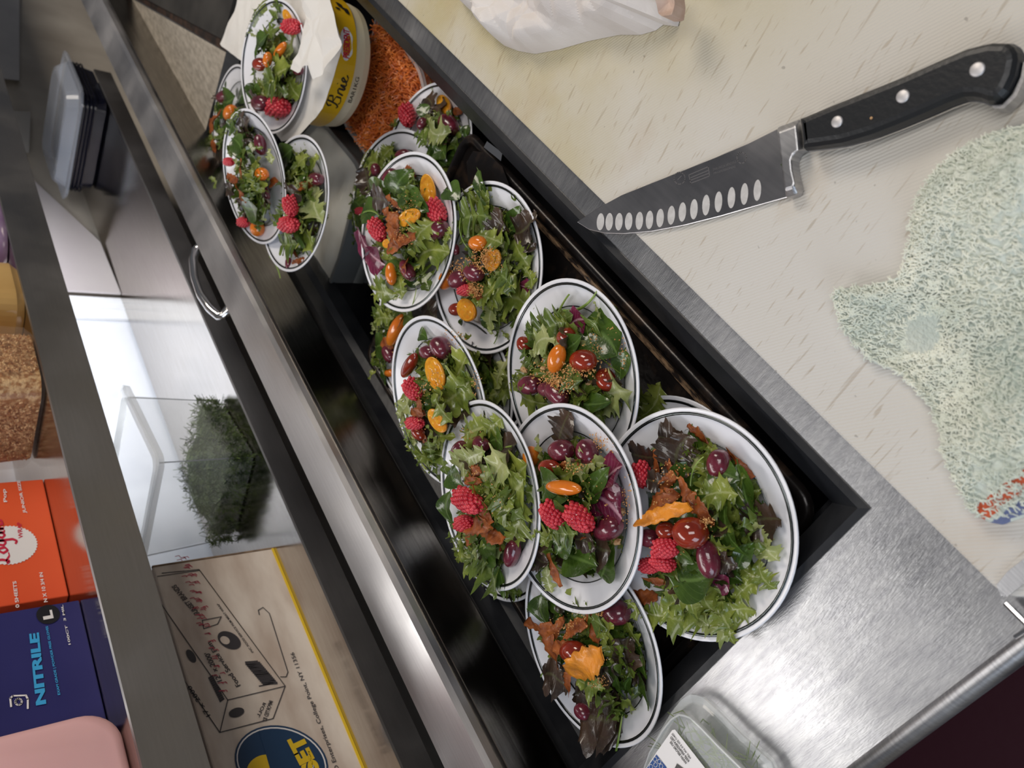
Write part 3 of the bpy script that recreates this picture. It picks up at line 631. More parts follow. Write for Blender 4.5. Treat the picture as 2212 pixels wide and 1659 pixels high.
# ================================================================== LEAF SHAPES
def leaf(kind, rng):
    """unit leaf along +x (0..1), returns verts, faces, uvs"""
    nu, nv = {'S': (12, 6), 'F': (34, 6), 'A': (40, 4), 'N': (26, 6), 'D': (18, 6), 'V': (14, 4)}[kind]
    bend = rng.uniform(-.5, .9); ph = rng.uniform(0, 6); k1 = rng.uniform(6, 9); side = rng.uniform(-.7, .7)
    fold = rng.uniform(.15, .7); crim = rng.uniform(.7, 1.2)
    teeth = [rng.uniform(.55, 1.15) for _ in range(nu + 2)]
    vs, uv, fs = [], [], []
    for i in range(nu + 1):
        t = i / nu
        for j in range(nv + 1):
            s = j / nv * 2 - 1; e = abs(s)
            if kind == 'S':
                w = .30 * max(0, math.sin(PI * min(1, max(0, (t - .10) / .90)) ** .72)) ** .8 + .016 * (1 - t * .6)
                z = fold * .22 * e ** 1.6 * w / .3 + .03 * math.sin(t * 13 + ph) * e * e + .022 * noise.noise(V((t * 7, s * 3, ph)))
            elif kind == 'F':
                env = .045 + .34 * math.sin(PI * min(1, t ** .9)) ** .6 * (.2 + .8 * t)
                q_ = noise.noise(V((t * 7, (3 if s > 0 else 9) + ph, 0))); q2 = noise.noise(V((t * 21, (5 if s > 0 else 1) + ph, 4)))
                w = env * max(.22, .78 + .75 * q_ + .75 * q2); z = .085 * crim * e * e * math.sin(t * 19 + ph + (1.6 if s > 0 else 0)) + .12 * fold * e + .05 * q2 * e
            elif kind == 'A':
                env = .035 + .25 * math.sin(PI * min(1, t ** 1.1)) ** .8
                lob = abs(math.sin(t * PI * k1 * .62 + ph)) ** 1.5
                w = .028 + env * lob * teeth[i] * (1 if t > .15 else .2); z = .05 * e * math.sin(t * 20 + ph) + .12 * fold * e * lob
            elif kind == 'N':
                env = .08 + .32 * math.sin(PI * min(1, t ** .75)) ** .6
                q_ = noise.noise(V((t * 5, (3 if s > 0 else 9) + ph, 0))); q2 = noise.noise(V((t * 16, (5 if s > 0 else 1) + ph, 4)))
                w = env * max(.35, .85 + .6 * q_ + .35 * q2); z = .10 * crim * e * e * math.sin(t * 14 + ph + (2 if s > 0 else 0)) + .20 * fold * e + .04 * q2
            elif kind == 'D':
                w = (.10 + .34 * t ** .8) * (1 - .75 * max(0, t - .8) / .2) * (.9 + .1 * teeth[i]); z = .30 * fold * e * e + .03 * math.sin(t * 15 + ph) * e + .02 * math.sin(s * 12)
            else:
                w = .035 * (1 - .4 * t); z = -.03 * e * e
            y = s * w + side * (t - .5) ** 2
            x = t + (.05 * e * (-1 if kind in 'FA' else 0))
            zz = z - bend * (t - .5) ** 2 + bend * .12
            vs.append(V((x - .5, y, zz))); uv.append((t, j / nv))
    for i in range(nu):
        for j in range(nv):
            k = i * (nv + 1) + j; fs.append((k, k + 1, k + nv + 2, k + nv + 1))
    return vs, fs, uv
LM = {'S': spin, 'F': frisg, 'A': midg, 'N': darkr, 'D': radi, 'V': stemg, 'P': paleg}
def basis(c, d, n, roll=0):
    d = V(d).normalized(); n = V(n); y = n.cross(d)
    if y.length < 1e-5: y = V((0, 1, 0)).cross(d)
    y.normalize(); z = d.cross(y)
    m = Matrix((d, y, z)).transposed().to_4x4()
    return Matrix.Translation(c) @ m @ Matrix.Rotation(roll, 4, 'X')

# ================================================================== PLATES OF SALAD
def ZA(u, v): return 420 + u / 2.439, v / 2.439
def ZB(u, v): return 740 + u / 2.5926, 260 + v / 2.5926
def ZC(u, v): return 780 + u / 2.439, 640 + v / 2.439
def ZD(u, v): return 1080 + u / 2.0256, 840 + v / 2.0256
def ZE(u, v): return 430 + u / 3.605, 100 + v / 3.605
def ZG(u, v): return 700 + u / 4.1475, v / 4.1475
def ZH(u, v): return 1250 + u / 3.19, 880 + v / 3.19
SC = {ZA: 2.439, ZB: 2.5926, ZC: 2.439, ZD: 2.0256, ZE: 3.605, ZG: 4.1475, ZH: 3.19}
PR = .0855
TR = [(0, -.0165), (.045, -.0165), (.052, -.016), (.0575, -.0135), (.062, -.0085), (.066, -.0065), (.075, -.0035), (.0825, -.0005), (.0845, .0003), (.0855, .0002), (.0858, -.0008), (.0848, -.0016), (.082, -.0022), (.066, -.0085), (.060, -.0125), (.054, -.0185), (.040, -.0190), (.038, -.0180), (0, -.0180)]
TR = [(r + 1e-4, z) for r, z in TR]
def make_plate(idx, c, tx, ty, label):
    n = V((tx, ty, 1)).normalized(); m = basis(c, V((1, 0, 0)) - n * n.x, n)
    p = root('salad_plate', c, label, 'plate', 'round white plates with double silver bands')
    obj('dish', xf(glathe(TR, n=80), m), white, p, smooth=True)
    obj('rim_band', xf(glathe([(.0802, -.0008), (.0804, -.0002), (.0822, .0001), (.0824, -.0004)], n=80), m), silver, p, smooth=True, label='dark silver band near the rim')
    obj('inner_band', xf(glathe([(.0618, -.0088), (.0617, -.0080), (.0624, -.0075), (.0626, -.0080)], n=80), m), silver, p, smooth=True, label='thin silver line around the well of the plate')
    return n
PLATES = {}
FOOD = []          # (plate key, kind, object, px, py) for labels
def bump_h(q): return .004 + .024 * max(0, 1 - q * q)

# shared ingredient shapes, unit size (diameter 1 along x for long ones)
def g_rasp():
    gs = []; n = 92
    for i in range(n):
        t = i / (n - 1); a = i * 2.39996
        x = -.44 + .92 * t ** .9; r = .405 * math.sqrt(max(0, 1 - ((x + .08) / .59) ** 2)) if x > -.08 else .405 * (.84 + .16 * (x + .44) / .36)
        gs.append(gsphere((x, r * math.cos(a), r * math.sin(a)), .098, .098, .098, 8, 6))
    core = gsphere((0, 0, 0), .47, .43, .43, 14, 10)
    return join(core, *gs)
def g_olive(dimple=.10, k=0):
    vs, fs = gsphere((0, 0, 0), .5, .5, .5, 26, 18); out = []
    for v in vs:
        q = V(v) ; d = q.normalized()
        f_ = 1 - dimple * 1.6 * math.exp(-((1 - d.x) / .05)) - dimple * math.exp(-((1 - d.z) / .13)) * .9 + .02 * noise.noise(d * 3 + V((k, 0, 0)))
        out.append(q * f_)
    return out, fs
def g_smooth(k=0):
    vs, fs = gsphere((0, 0, 0), .5, .5, .5, 24, 16)
    return [V(v) * (1 + .015 * noise.noise(V(v) * 3 + V((k, 5, 0)))) for v in vs], fs
def g_half():
    vs, fs = gsphere((0, 0, 0), .5, .5, .5, 26, 18)
    return [V((v.x, v.y, min(v.z, .06))) for v in vs], fs
def g_cut(k=0):
    vs, fs = [], []; R_, T_ = 9, 28
    for i in range(R_ + 1):
        for j in range(T_):
            r = .47 * i / R_; a = 2 * PI * j / T_; x, y = r * math.cos(a), r * math.sin(a)
            loc = .035 * math.sin(x * 18) * math.cos(y * 14 + k) * (1 if .12 < r < .40 else .2) - (.03 if abs(y) > .10 and r < .38 else 0)
            vs.append(V((x, y, .082 + loc)))
    for i in range(R_):
        for j in range(T_): fs.append((i * T_ + j, i * T_ + (j + 1) % T_, (i + 1) * T_ + (j + 1) % T_, (i + 1) * T_ + j))
    return vs, fs
def g_chip(rng, wide=1.0, thick=.02):
    n, m_ = 18, 5; cx = rng.uniform(-1.6, 1.6); tw = rng.uniform(-1.6, 1.6); up = rng.uniform(.2, .9); top, bot = [], []
    for i in range(n + 1):
        t = i / n - .5
        for j in range(m_):
            s = (j / (m_ - 1) - .5) * wide * (1 - .5 * abs(2 * t) ** 3) * (1 + .15 * math.sin(i * 1.9 + j))
            a = tw * t; y = s * math.cos(a) + .18 * math.sin(cx * t * 2); z = s * math.sin(a) + up * .5 * (.25 - t * t) + .06 * math.sin(t * 11 + j * .9) + .28 * (abs(s) ** 2) / max(wide, .3)
            top.append(V((t, y, z + thick))); bot.append(V((t, y, z)))
    vs = top + bot; fs = []; K = (n + 1) * m_
    for i in range(n):
        for j in range(m_ - 1):
            k = i * m_ + j; fs.append((k, k + 1, k + m_ + 1, k + m_)); fs.append((K + k, K + k + m_, K + k + m_ + 1, K + k + 1))
    for i in range(n):
        for j in (0, m_ - 1):
            k = i * m_ + j; fs.append((k, k + m_, K + k + m_, K + k) if j == 0 else (k + m_, k, K + k, K + k + m_))
    for j in range(m_ - 1):
        for k in (j, n * m_ + j): fs.append((k + 1, k, K + k, K + k + 1))
    return vs, fs
RASP = g_rasp(); HALF = g_half()
KIND = {'R': ('raspberry', 'ripe red raspberry', 'raspberry'), 'K': ('olive', 'glossy dark purple olive', 'olive'),
        'Y': ('tomato_half', 'cut yellow tomato half', 'tomato'), 'O': ('cherry_tomato', 'glossy orange cherry tomato', 'tomato'),
        'T': ('cherry_tomato', 'dark red cherry tomato', 'tomato'), 'C': ('vegetable_crisp', 'curled brown vegetable crisp', 'crisp'),
        'Q': ('roasted_squash_slice', 'large golden roasted squash slice', 'squash slice'), 'X': ('nut_piece', 'chopped toasted nut piece', 'nut'),
        'S': ('spinach_leaf', 'smooth dark green spinach leaf', 'leaf'), 'F': ('frilly_lettuce_leaf', 'frilly light green lettuce leaf', 'leaf'),
        'A': ('jagged_green_leaf', 'jagged mid green salad leaf', 'leaf'), 'N': ('red_lettuce_leaf', 'dark reddish brown lettuce leaf', 'leaf'),
        'D': ('radicchio_piece', 'magenta and white radicchio piece', 'radicchio'), 'V': ('green_stem', 'thin pale green leaf stem', 'stem'),
        'P': ('pale_lettuce_leaf', 'pale yellowish green lettuce leaf', 'leaf')}
def food(key, kind, px, py, ln, ang=0, asp=1.0, lift=0):
    c, n, nm, PX = PLATES[key]
    rng = random.Random(int(px * 31 + py * 17 + ord(kind)))
    p0 = atp(px, py, c + n * .012, n); q = min(1.15, (p0 - c).length / .066)
    leafy = kind in 'SFANDVP'
    depth = proj(p0)[2]; size = ln * depth / F
    rad = size * (asp if not leafy else .1) / 2
    off = -.011 + bump_h(q) + (.0055 if leafy else min(.008, rad * .75)) + lift
    if leafy: off += rng.uniform(0, .002)
    cc = atp(px, py, c + n * off, n)
    a = math.radians(ang); e = atp(px + math.cos(a) * 8, py + math.sin(a) * 8, c + n * off, n) - cc; d = e.normalized()
    view = (cc - CAMP).normalized(); sn = abs(d.dot(view)); cs = math.sqrt(max(.12, 1 - sn * sn))
    b2 = size * asp
    L_ = size / cs if leafy else math.sqrt(max(b2 * b2, size * size - (b2 * sn) ** 2)) / cs
    L_ = min(L_, size * 1.5)
    nm_, desc, cat = KIND[kind]
    if leafy:
        lv = leaf('F' if kind == 'P' else kind, rng)
        wsc = L_ * (asp if asp != 1.0 else .85) / (.62 if kind not in 'V' else .85) * (1 if kind != 'V' else 1.0)
        up = n + V((rng.uniform(-.35, .35), rng.uniform(-.35, .35), 0))
        # lie slightly towards the photographer, as piled leaves do
        m = basis(cc, d, (up).normalized(), rng.uniform(-.3, .3)) @ Matrix.Diagonal((L_, wsc, L_ * .75, 1))
        g = xf((lv[0], lv[1]), m)
        o = obj(nm_, g, LM[kind], uvs=lv[2], smooth=True)
    else:
        m = basis(cc, d, n, rng.uniform(-.5, .5)) @ Matrix.Diagonal((L_, b2, b2, 1))
        if kind == 'R': o = obj(nm_, xf(RASP, m), raspm, smooth=True)
        elif kind == 'K': o = obj(nm_, xf(g_olive(rng.uniform(.04, .13), rng.random() * 9), m), olivem, smooth=True)
        elif kind in 'Y':
            m = basis(cc, d, (n + (CAMP - cc).normalized() * .8).normalized(), 0) @ Matrix.Diagonal((L_, b2, b2 * .8, 1))
            o = obj(nm_, xf(HALF, m), yelm, smooth=True)
            obj('cut_face', xf(g_cut(rng.random() * 6), m), cutm, o, smooth=True, label='moist seedy cut face')
        elif kind == 'O': o = obj(nm_, xf(g_smooth(rng.random() * 9), m), orgm if rng.random() < .5 or True else yelm, smooth=True)
        elif kind == 'T': o = obj(nm_, xf(g_smooth(rng.random() * 9), m), redm, smooth=True)
        elif kind == 'X': o = obj(nm_, xf(([V(v) * (1 + .35 * noise.noise(V(v) * 4 + cc * 90)) for v in gsphere((0, 0, 0), .5, .5, .5, 9, 7)[0]], gsphere((0, 0, 0), .5, .5, .5, 9, 7)[1]), m), nutm)
        elif kind in 'CQ':
            wide = .62 if asp == 1 else 1.0
            m = basis(cc, d, n, rng.uniform(-.4, .4)) @ Matrix.Diagonal((L_, b2 if asp != 1 else L_ * .9, L_ * (.5 if kind == 'C' else .35), 1))
            o = obj(nm_, xf(g_chip(rng, wide, .02 if kind == 'C' else .09), m), chipm if kind == 'C' else squam, smooth=True)
    FOOD.append((key, kind, o, px, py, ln))
    return o
def parse(key, Z_, txt):
    for it in txt.split('|'):
        w_ = it.split()
        if not w_: continue
        u, v = Z_(float(w_[1]), float(w_[2])); ln = float(w_[3]) / SC[Z_]
        ang = float(w_[4]) if len(w_) > 4 else 0; asp = float(w_[5]) if len(w_) > 5 else 1.0
        if w_[0] in 'RKYOT' and len(w_) <= 5: asp = .86
        food(key, w_[0], u, v, ln, ang, asp, float(w_[6]) if len(w_) > 6 else 0)
def bed(key, Z_, ells, n, mix, seed):
    """the tangle of small leaves under and between the named pieces"""
    c, nrm, nm, _ = PLATES[key]; rng = random.Random(seed)
    vs, fs, ms, uvs = [], [], [], []
    kinds = 'SFANP'; mats = [LM[k] for k in kinds]
    tot = sum(e[2] * e[3] for e in ells)
    for _i in range(n):
        r = rng.random() * tot; 
        for e in ells:
            r -= e[2] * e[3]
            if r <= 0: break
        a = rng.uniform(0, 2 * PI); q = rng.random() ** .6 * .95
        u, v = Z_(e[0] + e[2] * q * math.cos(a), e[1] + e[3] * q * math.sin(a))
        p = atp(u, v, c, nrm); qq = min(1.2, (p - c).length / .066)
        k = rng.choices(kinds, mix)[0]; L_ = {'S': .026, 'F': .036, 'A': .040, 'N': .030, 'P': .030}[k] * rng.uniform(.7, 1.3) * (1 if qq < .8 else .75)
        off = -.0125 + bump_h(qq) * rng.uniform(.15, 1.05)
        cc = atp(u, v, c + nrm * off, nrm)
        d = V((rng.uniform(-1, 1), rng.uniform(-1, 1), rng.uniform(-.35, .45)))
        up = (nrm + V((rng.uniform(-.8, .8), rng.uniform(-.8, .8), 0))).normalized()
        lv = leaf('F' if k == 'P' else k, rng)
        m = basis(cc, d, up, rng.uniform(-.5, .5)) @ Matrix.Diagonal((L_, L_, L_ * 1.0, 1))
        k0 = len(vs); vs += [m @ q_ for q_ in lv[0]]; fs += [tuple(i + k0 for i in f_) for f_ in lv[1]]
        ms += [kinds.index(k)] * len(lv[1]); uvs += lv[2]
    # keep everything on or above the plate surface
    out = []
    for v in vs:
        h = (v - c).dot(nrm); r = ((v - c) - nrm * h).length
        flo = -.0158 if r < .054 else (-.0158 + (r - .054) / .030 * .0165 if r < .084 else -.002)
        out.append(v + nrm * max(0, flo + .0006 - h) if r < .09 else v)
    return obj('mixed_salad_leaves', (out, fs, ms), mats, uvs=uvs, smooth=True, kind='stuff',
               label='tangled bed of small mixed green leaves on the ' + nm, cat='salad leaves', group='beds of mixed leaves on the plates')
def crumbs(key, Z_, ells, n, seed, big=1):
    c, nrm, nm, _ = PLATES[key]; rng = random.Random(seed); gs = []
    for _i in range(n):
        e = rng.choice(ells); a = rng.uniform(0, 2 * PI); q = rng.random() ** .8
        u, v = Z_(e[0] + e[2] * q * math.cos(a), e[1] + e[3] * q * math.sin(a))
        p = atp(u, v, c + nrm * .01, nrm); qq = min(1.3, (p - c).length / .066)
        off = (-.0125 + bump_h(qq) + .0105 + rng.uniform(-.001, .0025)) if qq < .98 else (.0006 if (p - c).length > .06 else -.005)
        if qq >= .98:
            r_ = (p - c).length; off = -.0072 + max(0, (r_ - .062)) * .33 + .0006
        cc = atp(u, v, c + nrm * off, nrm); s = rng.uniform(.0003, .0011) * big
        m = Matrix.Translation(cc) @ Matrix.Rotation(rng.uniform(0, 6), 4, V((rng.random(), rng.random(), 1)).normalized()) @ Matrix.Diagonal((s * rng.uniform(.6, 1.4), s, s * .8, 1))
        gs.append(xf(([(1, 0, -.6), (-.5, .87, -.6), (-.5, -.87, -.6), (.1, .1, .9)], [(0, 1, 2)[::-1], (0, 1, 3), (1, 2, 3), (2, 0, 3)]), m))
    obj('toasted_crumbs', join(*gs), crumbm, kind='stuff', label='sprinkle of golden toasted crumbs over the salad on the ' + nm, cat='crumbs', group='crumb toppings on the salads')

def P_(key, c, tx, ty, nm, label): 
    n = make_plate(key, V(c), tx, ty, label); u = proj(c); PLATES[key] = (V(c), n, nm, u)
P_('p1', (1.040, .376, .944), -.127, .018, 'plate on white deli paper', 'white salad plate resting on the white deli paper above the cheese box')
P_('p2', (1.185, .528, .918), .038, .001, 'far plate beside the leaf bag', 'white salad plate at the far left end, mostly covered by the next plate')
P_('p3', (.926, .483, .978), -.164, .161, 'tilted plate nearest the lid', 'tilted white salad plate nearest the steel lid, left of the deli paper')
P_('p4', (.852, .471, .952), -.021, -.05, 'plate on cling-wrapped pan', 'white salad plate sitting on the cling-wrapped pan')
P_('p5', (.784, .339, .845), .01, -.09, 'plate beside the shredded carrot', 'white salad plate low in the well between shredded carrot and black trim')
P_('p6', (.788, .4085, .858), -.124, -.068, 'lower plate next to carrot tub', 'white salad plate below the carrot tub, half hidden by the plate on top')
P_('p7', (.649, .374, .926), -.042, -.032, 'plate with yellow tomato slice', 'white salad plate on top of the upper middle pair, long yellow tomato slice')
P_('p8', (.538, .339, .903), -.042, .032, 'plate nearest the knife tip', 'white salad plate nearest the knife tip, crumbs over its left half')
P_('p9', (.610, .486, .884), -.031, .048, 'shaded plate at left middle', 'shaded white salad plate at the left middle, only its left edge showing')
P_('p10', (.461, .449, .951), -.07, .189, 'leaning plate left of centre', 'leaning white salad plate left of centre with one yellow tomato half in front')
P_('p11', (.493, .474, .893), -.039, -.002, 'plate behind the leaning plate', 'white salad plate just right of and under the leaning centre plate')
P_('p12', (.3625, .330, .922), .0, .115, 'plate with big spinach leaf', 'white salad plate with a big spinach leaf and heavy crumbs, right of centre')
P_('p13', (.240, .354, .880), .011, .015, 'plate hidden behind the largest', 'white plate peeking out above the largest plate, one frilly leaf over it')
P_('p14', (.196, .324, .924), -.052, -.027, 'nearest and largest-looking plate', 'nearest white salad plate at the lower right, overlapping the black trim')
P_('p15', (.275, .393, .947), .023, .07, 'plate with two raspberries centred', 'white salad plate at lower centre with radicchio and two raspberries')
P_('p16', (.346, .455, .955), .066, .135, 'tilted plate at lower left', 'tilted white salad plate at the lower left of the pile, raspberries on its left')
P_('p17', (.375, .536, .886), -.05, .12, 'plate under the lower left one', 'white plate showing only a crescent beneath the tilted lower left plate')
P_('p18', (.198, .483, .920), -.01, .14, 'bottommost plate', 'bottommost white salad plate in the dark corner of the well')
P_('p19', (.329, .448, .889), .001, .004, 'plate under the lower centre one', 'white plate with only a grey rim sliver above the lower centre plate')

MIXA = [5, 4, 6, 2, 1]; MIXG = [3, 7, 6, 1, 3]; MIXD = [7, 2, 5, 4, 0]
bed('p1', ZA, [(400, 150, 90, 150), (430, 420, 120, 170)], 75, MIXG, 1)
bed('p2', ZA, [(130, 700, 55, 230)], 55, MIXA, 2)
bed('p3', ZE, [(360, 720, 110, 200), (420, 1150, 140, 240)], 100, MIXA, 3)
bed('p4', ZA, [(520, 880, 80, 110), (560, 1150, 110, 230)], 75, MIXG, 4)
bed('p5', ZG, [(1080, 1120, 160, 200), (1110, 1360, 140, 150)], 70, MIXA, 5)
bed('p6', ZB, [(230, 240, 110, 80), (110, 500, 45, 150)], 60, MIXG, 6)
bed('p7', ZB, [(370, 420, 150, 160), (360, 680, 190, 200), (330, 890, 130, 90)], 95, MIXA, 7)
bed('p8', ZB, [(830, 560, 190, 170), (880, 780, 180, 220), (820, 1010, 160, 150)], 110, MIXG, 8)
bed('p9', ZB, [(250, 1150, 90, 100), (240, 1330, 60, 130)], 55, MIXG, 9)
bed('p10', ZC, [(400, 420, 130, 180), (340, 650, 110, 190), (370, 820, 70, 90)], 90, MIXG, 10)
bed('p11', ZC, [(620, 330, 80, 100), (700, 460, 80, 110)], 60, MIXG, 11)
bed('p12', ZC, [(1060, 220, 160, 120), (1000, 430, 150, 130), (1180, 500, 160, 90)], 100, MIXG, 12)
bed('p13', ZD, [(600, 90, 80, 30)], 12, MIXG, 13)
bed('p14', ZH, [(720, 330, 160, 120), (900, 520, 200, 190), (700, 760, 200, 210), (1060, 800, 190, 230), (800, 1130, 300, 180), (900, 1370, 260, 110)], 150, MIXA, 14)
bed('p15', ZC, [(1080, 850, 150, 110), (1100, 1050, 180, 130), (1130, 1250, 180, 130), (1080, 1400, 130, 70)], 105, MIXA, 15)
bed('p16', ZC, [(640, 810, 110, 120), (700, 1000, 150, 130), (620, 1250, 130, 140), (660, 1400, 90, 60)], 105, MIXG, 16)
bed('p18', ZD, [(260, 960, 110, 80), (420, 1130, 200, 110), (500, 1270, 140, 150), (430, 1410, 80, 70)], 100, MIXD, 18)

parse('p1', ZA, 'R 515 140 100|Y 490 90 85 60 .6|O 450 268 110 125 .42|O 385 315 80 100 .6|T 345 340 78|R 440 565 122 0 .95|K 350 545 100|K 548 372 60|S 350 230 140 120 .7|A 440 25 190 -70 .5|F 450 390 150 -30|S 310 480 110 100|F 520 470 120 60|X 437 628 20 0 .8|A 380 200 170 -60|A 420 440 170 20|P 500 240 150 -60|N 330 540 80')
parse('p2', ZA, 'K 152 510 90 150 .7|O 190 595 90 120 .8|C 115 640 130 -60 .5|C 105 770 80 80|R 110 850 55|R 130 905 50|A 140 720 120 90|F 110 960 110 -20|S 180 540 120 -20|N 130 820 90 60')
parse('p3', ZE, 'N 360 630 150 60|S 250 620 120 100|S 320 770 190 60 .7|S 410 850 120 20|K 478 770 170 78 .6|O 480 995 135 0 .78|C 330 950 150 90 .6|C 262 1030 130 20 .5|C 330 1140 170 60 .3|C 580 1060 100 150 .6|K 510 1130 150 65 .46|S 400 1270 190 10 .75|P 560 1300 150 80|R 350 1370 105|O 455 1420 125 90 .95|F 120 1050 90 60|R 235 900 85|N 250 1120 90|A 440 1060 180 70|A 300 700 150 80|P 560 860 120 80|A 500 1250 150 40')
parse('p4', ZA, 'K 640 945 88|C 580 980 90 -30 .5|R 507 1085 98 80 .9|R 500 1183 98 0 .95|S 573 1200 310 85 .22|F 560 870 170 -60|P 640 1090 210 80|A 500 1290 150 0|C 520 1290 130 70 .3|K 497 1390 72 90 .6|C 550 1380 90 -20 .4|S 480 820 110 -40|V 430 1400 130 65|N 520 1000 90|F 630 860 110 -60|A 600 1000 160 80|F 600 1240 140 60')
parse('p5', ZG, 'R 745 1035 180 80 .92|Y 1070 935 190 55 .7|K 1115 1120 190 45 .92|K 880 1110 120 -60 .8|S 890 985 130 80|F 640 1100 140 -30|P 1000 1190 260 40|A 1060 1080 110 30|S 1030 1330 230 30 .7|S 1200 1430 210 60 .7|A 1200 1240 240 -60|N 960 920 140 70|C 1200 1000 100 40|S 1275 1175 140 100|V 965 790 110 70|S 1120 1400 220 10 .7|A 880 1230 160 40')
parse('p6', ZB, 'K 187 278 78 80 .8|K 335 195 95 -20 .7|F 240 185 130 -50|F 190 240 120 20|N 140 340 150 80|R 105 510 62|S 95 480 110 60|S 90 600 140 80|A 270 150 90 -60|A 120 420 120 70')
parse('p7', ZB, 'K 262 320 118 -50 .72|Y 478 395 195 80 .5|Y 370 545 150 -25 .58|R 525 510 130 60 .92|K 533 615 140 -35 .78|R 195 615 125 60 .8|C 300 460 130 45 .25|C 290 600 170 90 .5|C 330 690 180 -20 .4|K 365 840 135 60 .62|C 357 815 95 -70 .5 .006|O 272 860 128 85 .52|S 320 350 200 -60 .7|S 400 450 200 30 .5|S 205 400 140 -20|S 150 505 130 -10|D 120 690 130 60|D 185 765 120 40|F 430 650 230 -60|F 490 735 230 -20|F 230 955 170 10|F 330 930 140 80|A 450 860 190 60|V 395 1010 140 -75|N 215 440 120 20|S 615 400 110 30|F 590 640 100 -70|V 165 508 110 15|Y 250 690 60|C 270 540 120 60 .4|A 380 360 150 -70|C 300 650 150 60 .5|A 480 560 130 30|C 380 285 70 10')
parse('p8', ZB, 'S 790 370 240 75 .35|A 720 540 220 -20|F 760 460 170 20|N 870 590 150 -60|N 1030 610 170 -45|S 970 560 160 -60|N 1040 690 110 60|F 1000 740 190 60|O 757 688 100|Y 840 780 130 -70 .78|K 735 855 115 20|K 650 890 115 -30 .9|R 690 950 85|O 580 890 125 -70 .68|Y 693 1062 145 45 .8|P 920 760 230 75 .5|F 880 960 250 -60|F 960 990 220 10|P 830 1090 190 -80|F 1050 880 130 70|F 930 1240 150 70|D 1020 930 60|V 670 640 180 75|A 720 870 150 30|C 740 960 90 10|A 960 1110 160 60|K 635 725 70 80 .6|T 640 1060 90|F 830 660 150 20|A 900 870 170 30|F 800 980 150 -30|V 870 1180 160 100')
parse('p9', ZB, 'O 300 1175 195 -65 .42|F 230 1105 120|A 205 1060 150 -60|K 260 1310 110 60 .7|S 220 1260 120|S 235 1420 130 80|O 262 1415 55|C 250 1250 80|N 490 1070 110 60|A 340 1080 150 30|A 230 1350 120 70')
parse('p10', ZC, 'K 420 272 130 50 .9|K 350 295 90|T 255 365 150 -60 .45|Y 390 408 185 70 .6|R 272 490 112 60 .9|R 285 668 92|T 300 715 100 60 .7|Y 400 655 145 50 .6|S 325 200 65 10|F 520 400 220 -60|F 500 520 240 -40|F 430 590 190 60|N 530 575 150 0|P 240 600 160 -70|C 310 560 130 70 .4|C 300 610 100 0 .5|V 242 740 80 -60|A 370 810 140 80|F 330 840 120 20|A 410 925 160 80|C 335 750 100 60 .4|A 470 320 110 60|F 380 740 120 60|F 540 460 160 20')
parse('p11', ZC, 'N 640 330 160 -50|N 600 305 110 60|F 560 245 110 10|P 740 410 200 -70|F 720 510 220 -30|F 690 570 130 20|S 670 440 130 60|F 780 450 140 -60|A 620 260 110 40')
parse('p12', ZC, 'O 1030 330 155 -72 .6 .005|T 860 255 95 60|T 1080 212 105 -30|T 1170 340 135 0 .9|K 890 470 125|K 1030 515 150 40 .7|K 980 490 95|T 1290 440 135 60 .85|S 1270 200 280 35 .9|S 1370 350 180 100 .7|V 1250 280 310 55 .0 .006|V 1035 75 230 -65|V 1160 60 210 -30|A 1000 160 220 -20|F 1080 170 180 20|A 930 200 140|D 1125 130 110 -30|P 960 230 150 -30|S 1180 570 240 5 .45|P 1290 520 270 -20|F 900 540 160 20|A 880 330 140 60|A 1080 440 150 20|S 1100 270 120 -20|X 1205 460 42 0 .8|X 860 390 44 30 .7|X 1140 380 55 20 .6|P 1250 80 100 70|F 840 470 120 80|A 1200 180 180 -50|X 960 380 30 0 .8')
parse('p13', ZD, 'F 540 120 230 10|F 680 65 180 -60|F 600 45 150 40|V 560 100 130 50')
parse('p14', ZH, 'N 680 300 280 -70 .9|N 440 330 180 10|N 640 220 200 5|C 850 190 240 50 .25|C 545 400 230 80 .2|C 1110 380 280 45 .2|K 965 388 215 -80 .8|R 430 460 175 70 .9|S 990 450 240 20 .8|S 1140 560 430 75 .4|V 790 420 220 -65|F 950 590 280 -10|C 580 640 240 -40 .5|C 620 500 170 -60 .5|C 750 600 260 60 .3|C 850 700 260 45 .4|Q 580 740 380 -12 .26 .008|T 770 865 222 0 .98|K 895 1050 275 80 .6|R 600 970 165 0 .9 .003|R 580 1060 170 30|R 490 1090 140|T 600 850 140|K 480 900 150|S 1050 840 400 70 .95|N 1260 770 260 -10|P 1270 950 300 60|F 1270 1170 230 60|S 1130 1020 240 -60 .5|D 985 1200 140 35|S 780 1190 380 -5 .7|F 600 1440 320 10|F 800 1430 280 30|F 1000 1440 320 60|P 950 1520 260 20|F 1090 1390 220 -20|C 450 1310 210 -10 .5|C 520 1190 170 10 .3|F 1050 1560 150 80|N 1020 1070 140 20|S 720 1010 160 30|F 1150 1250 230 -40|N 530 510 120|F 700 1330 280 -10|F 1180 1150 180 30|A 1200 680 180 60|C 640 420 150 60 .4|F 880 1350 240 60')
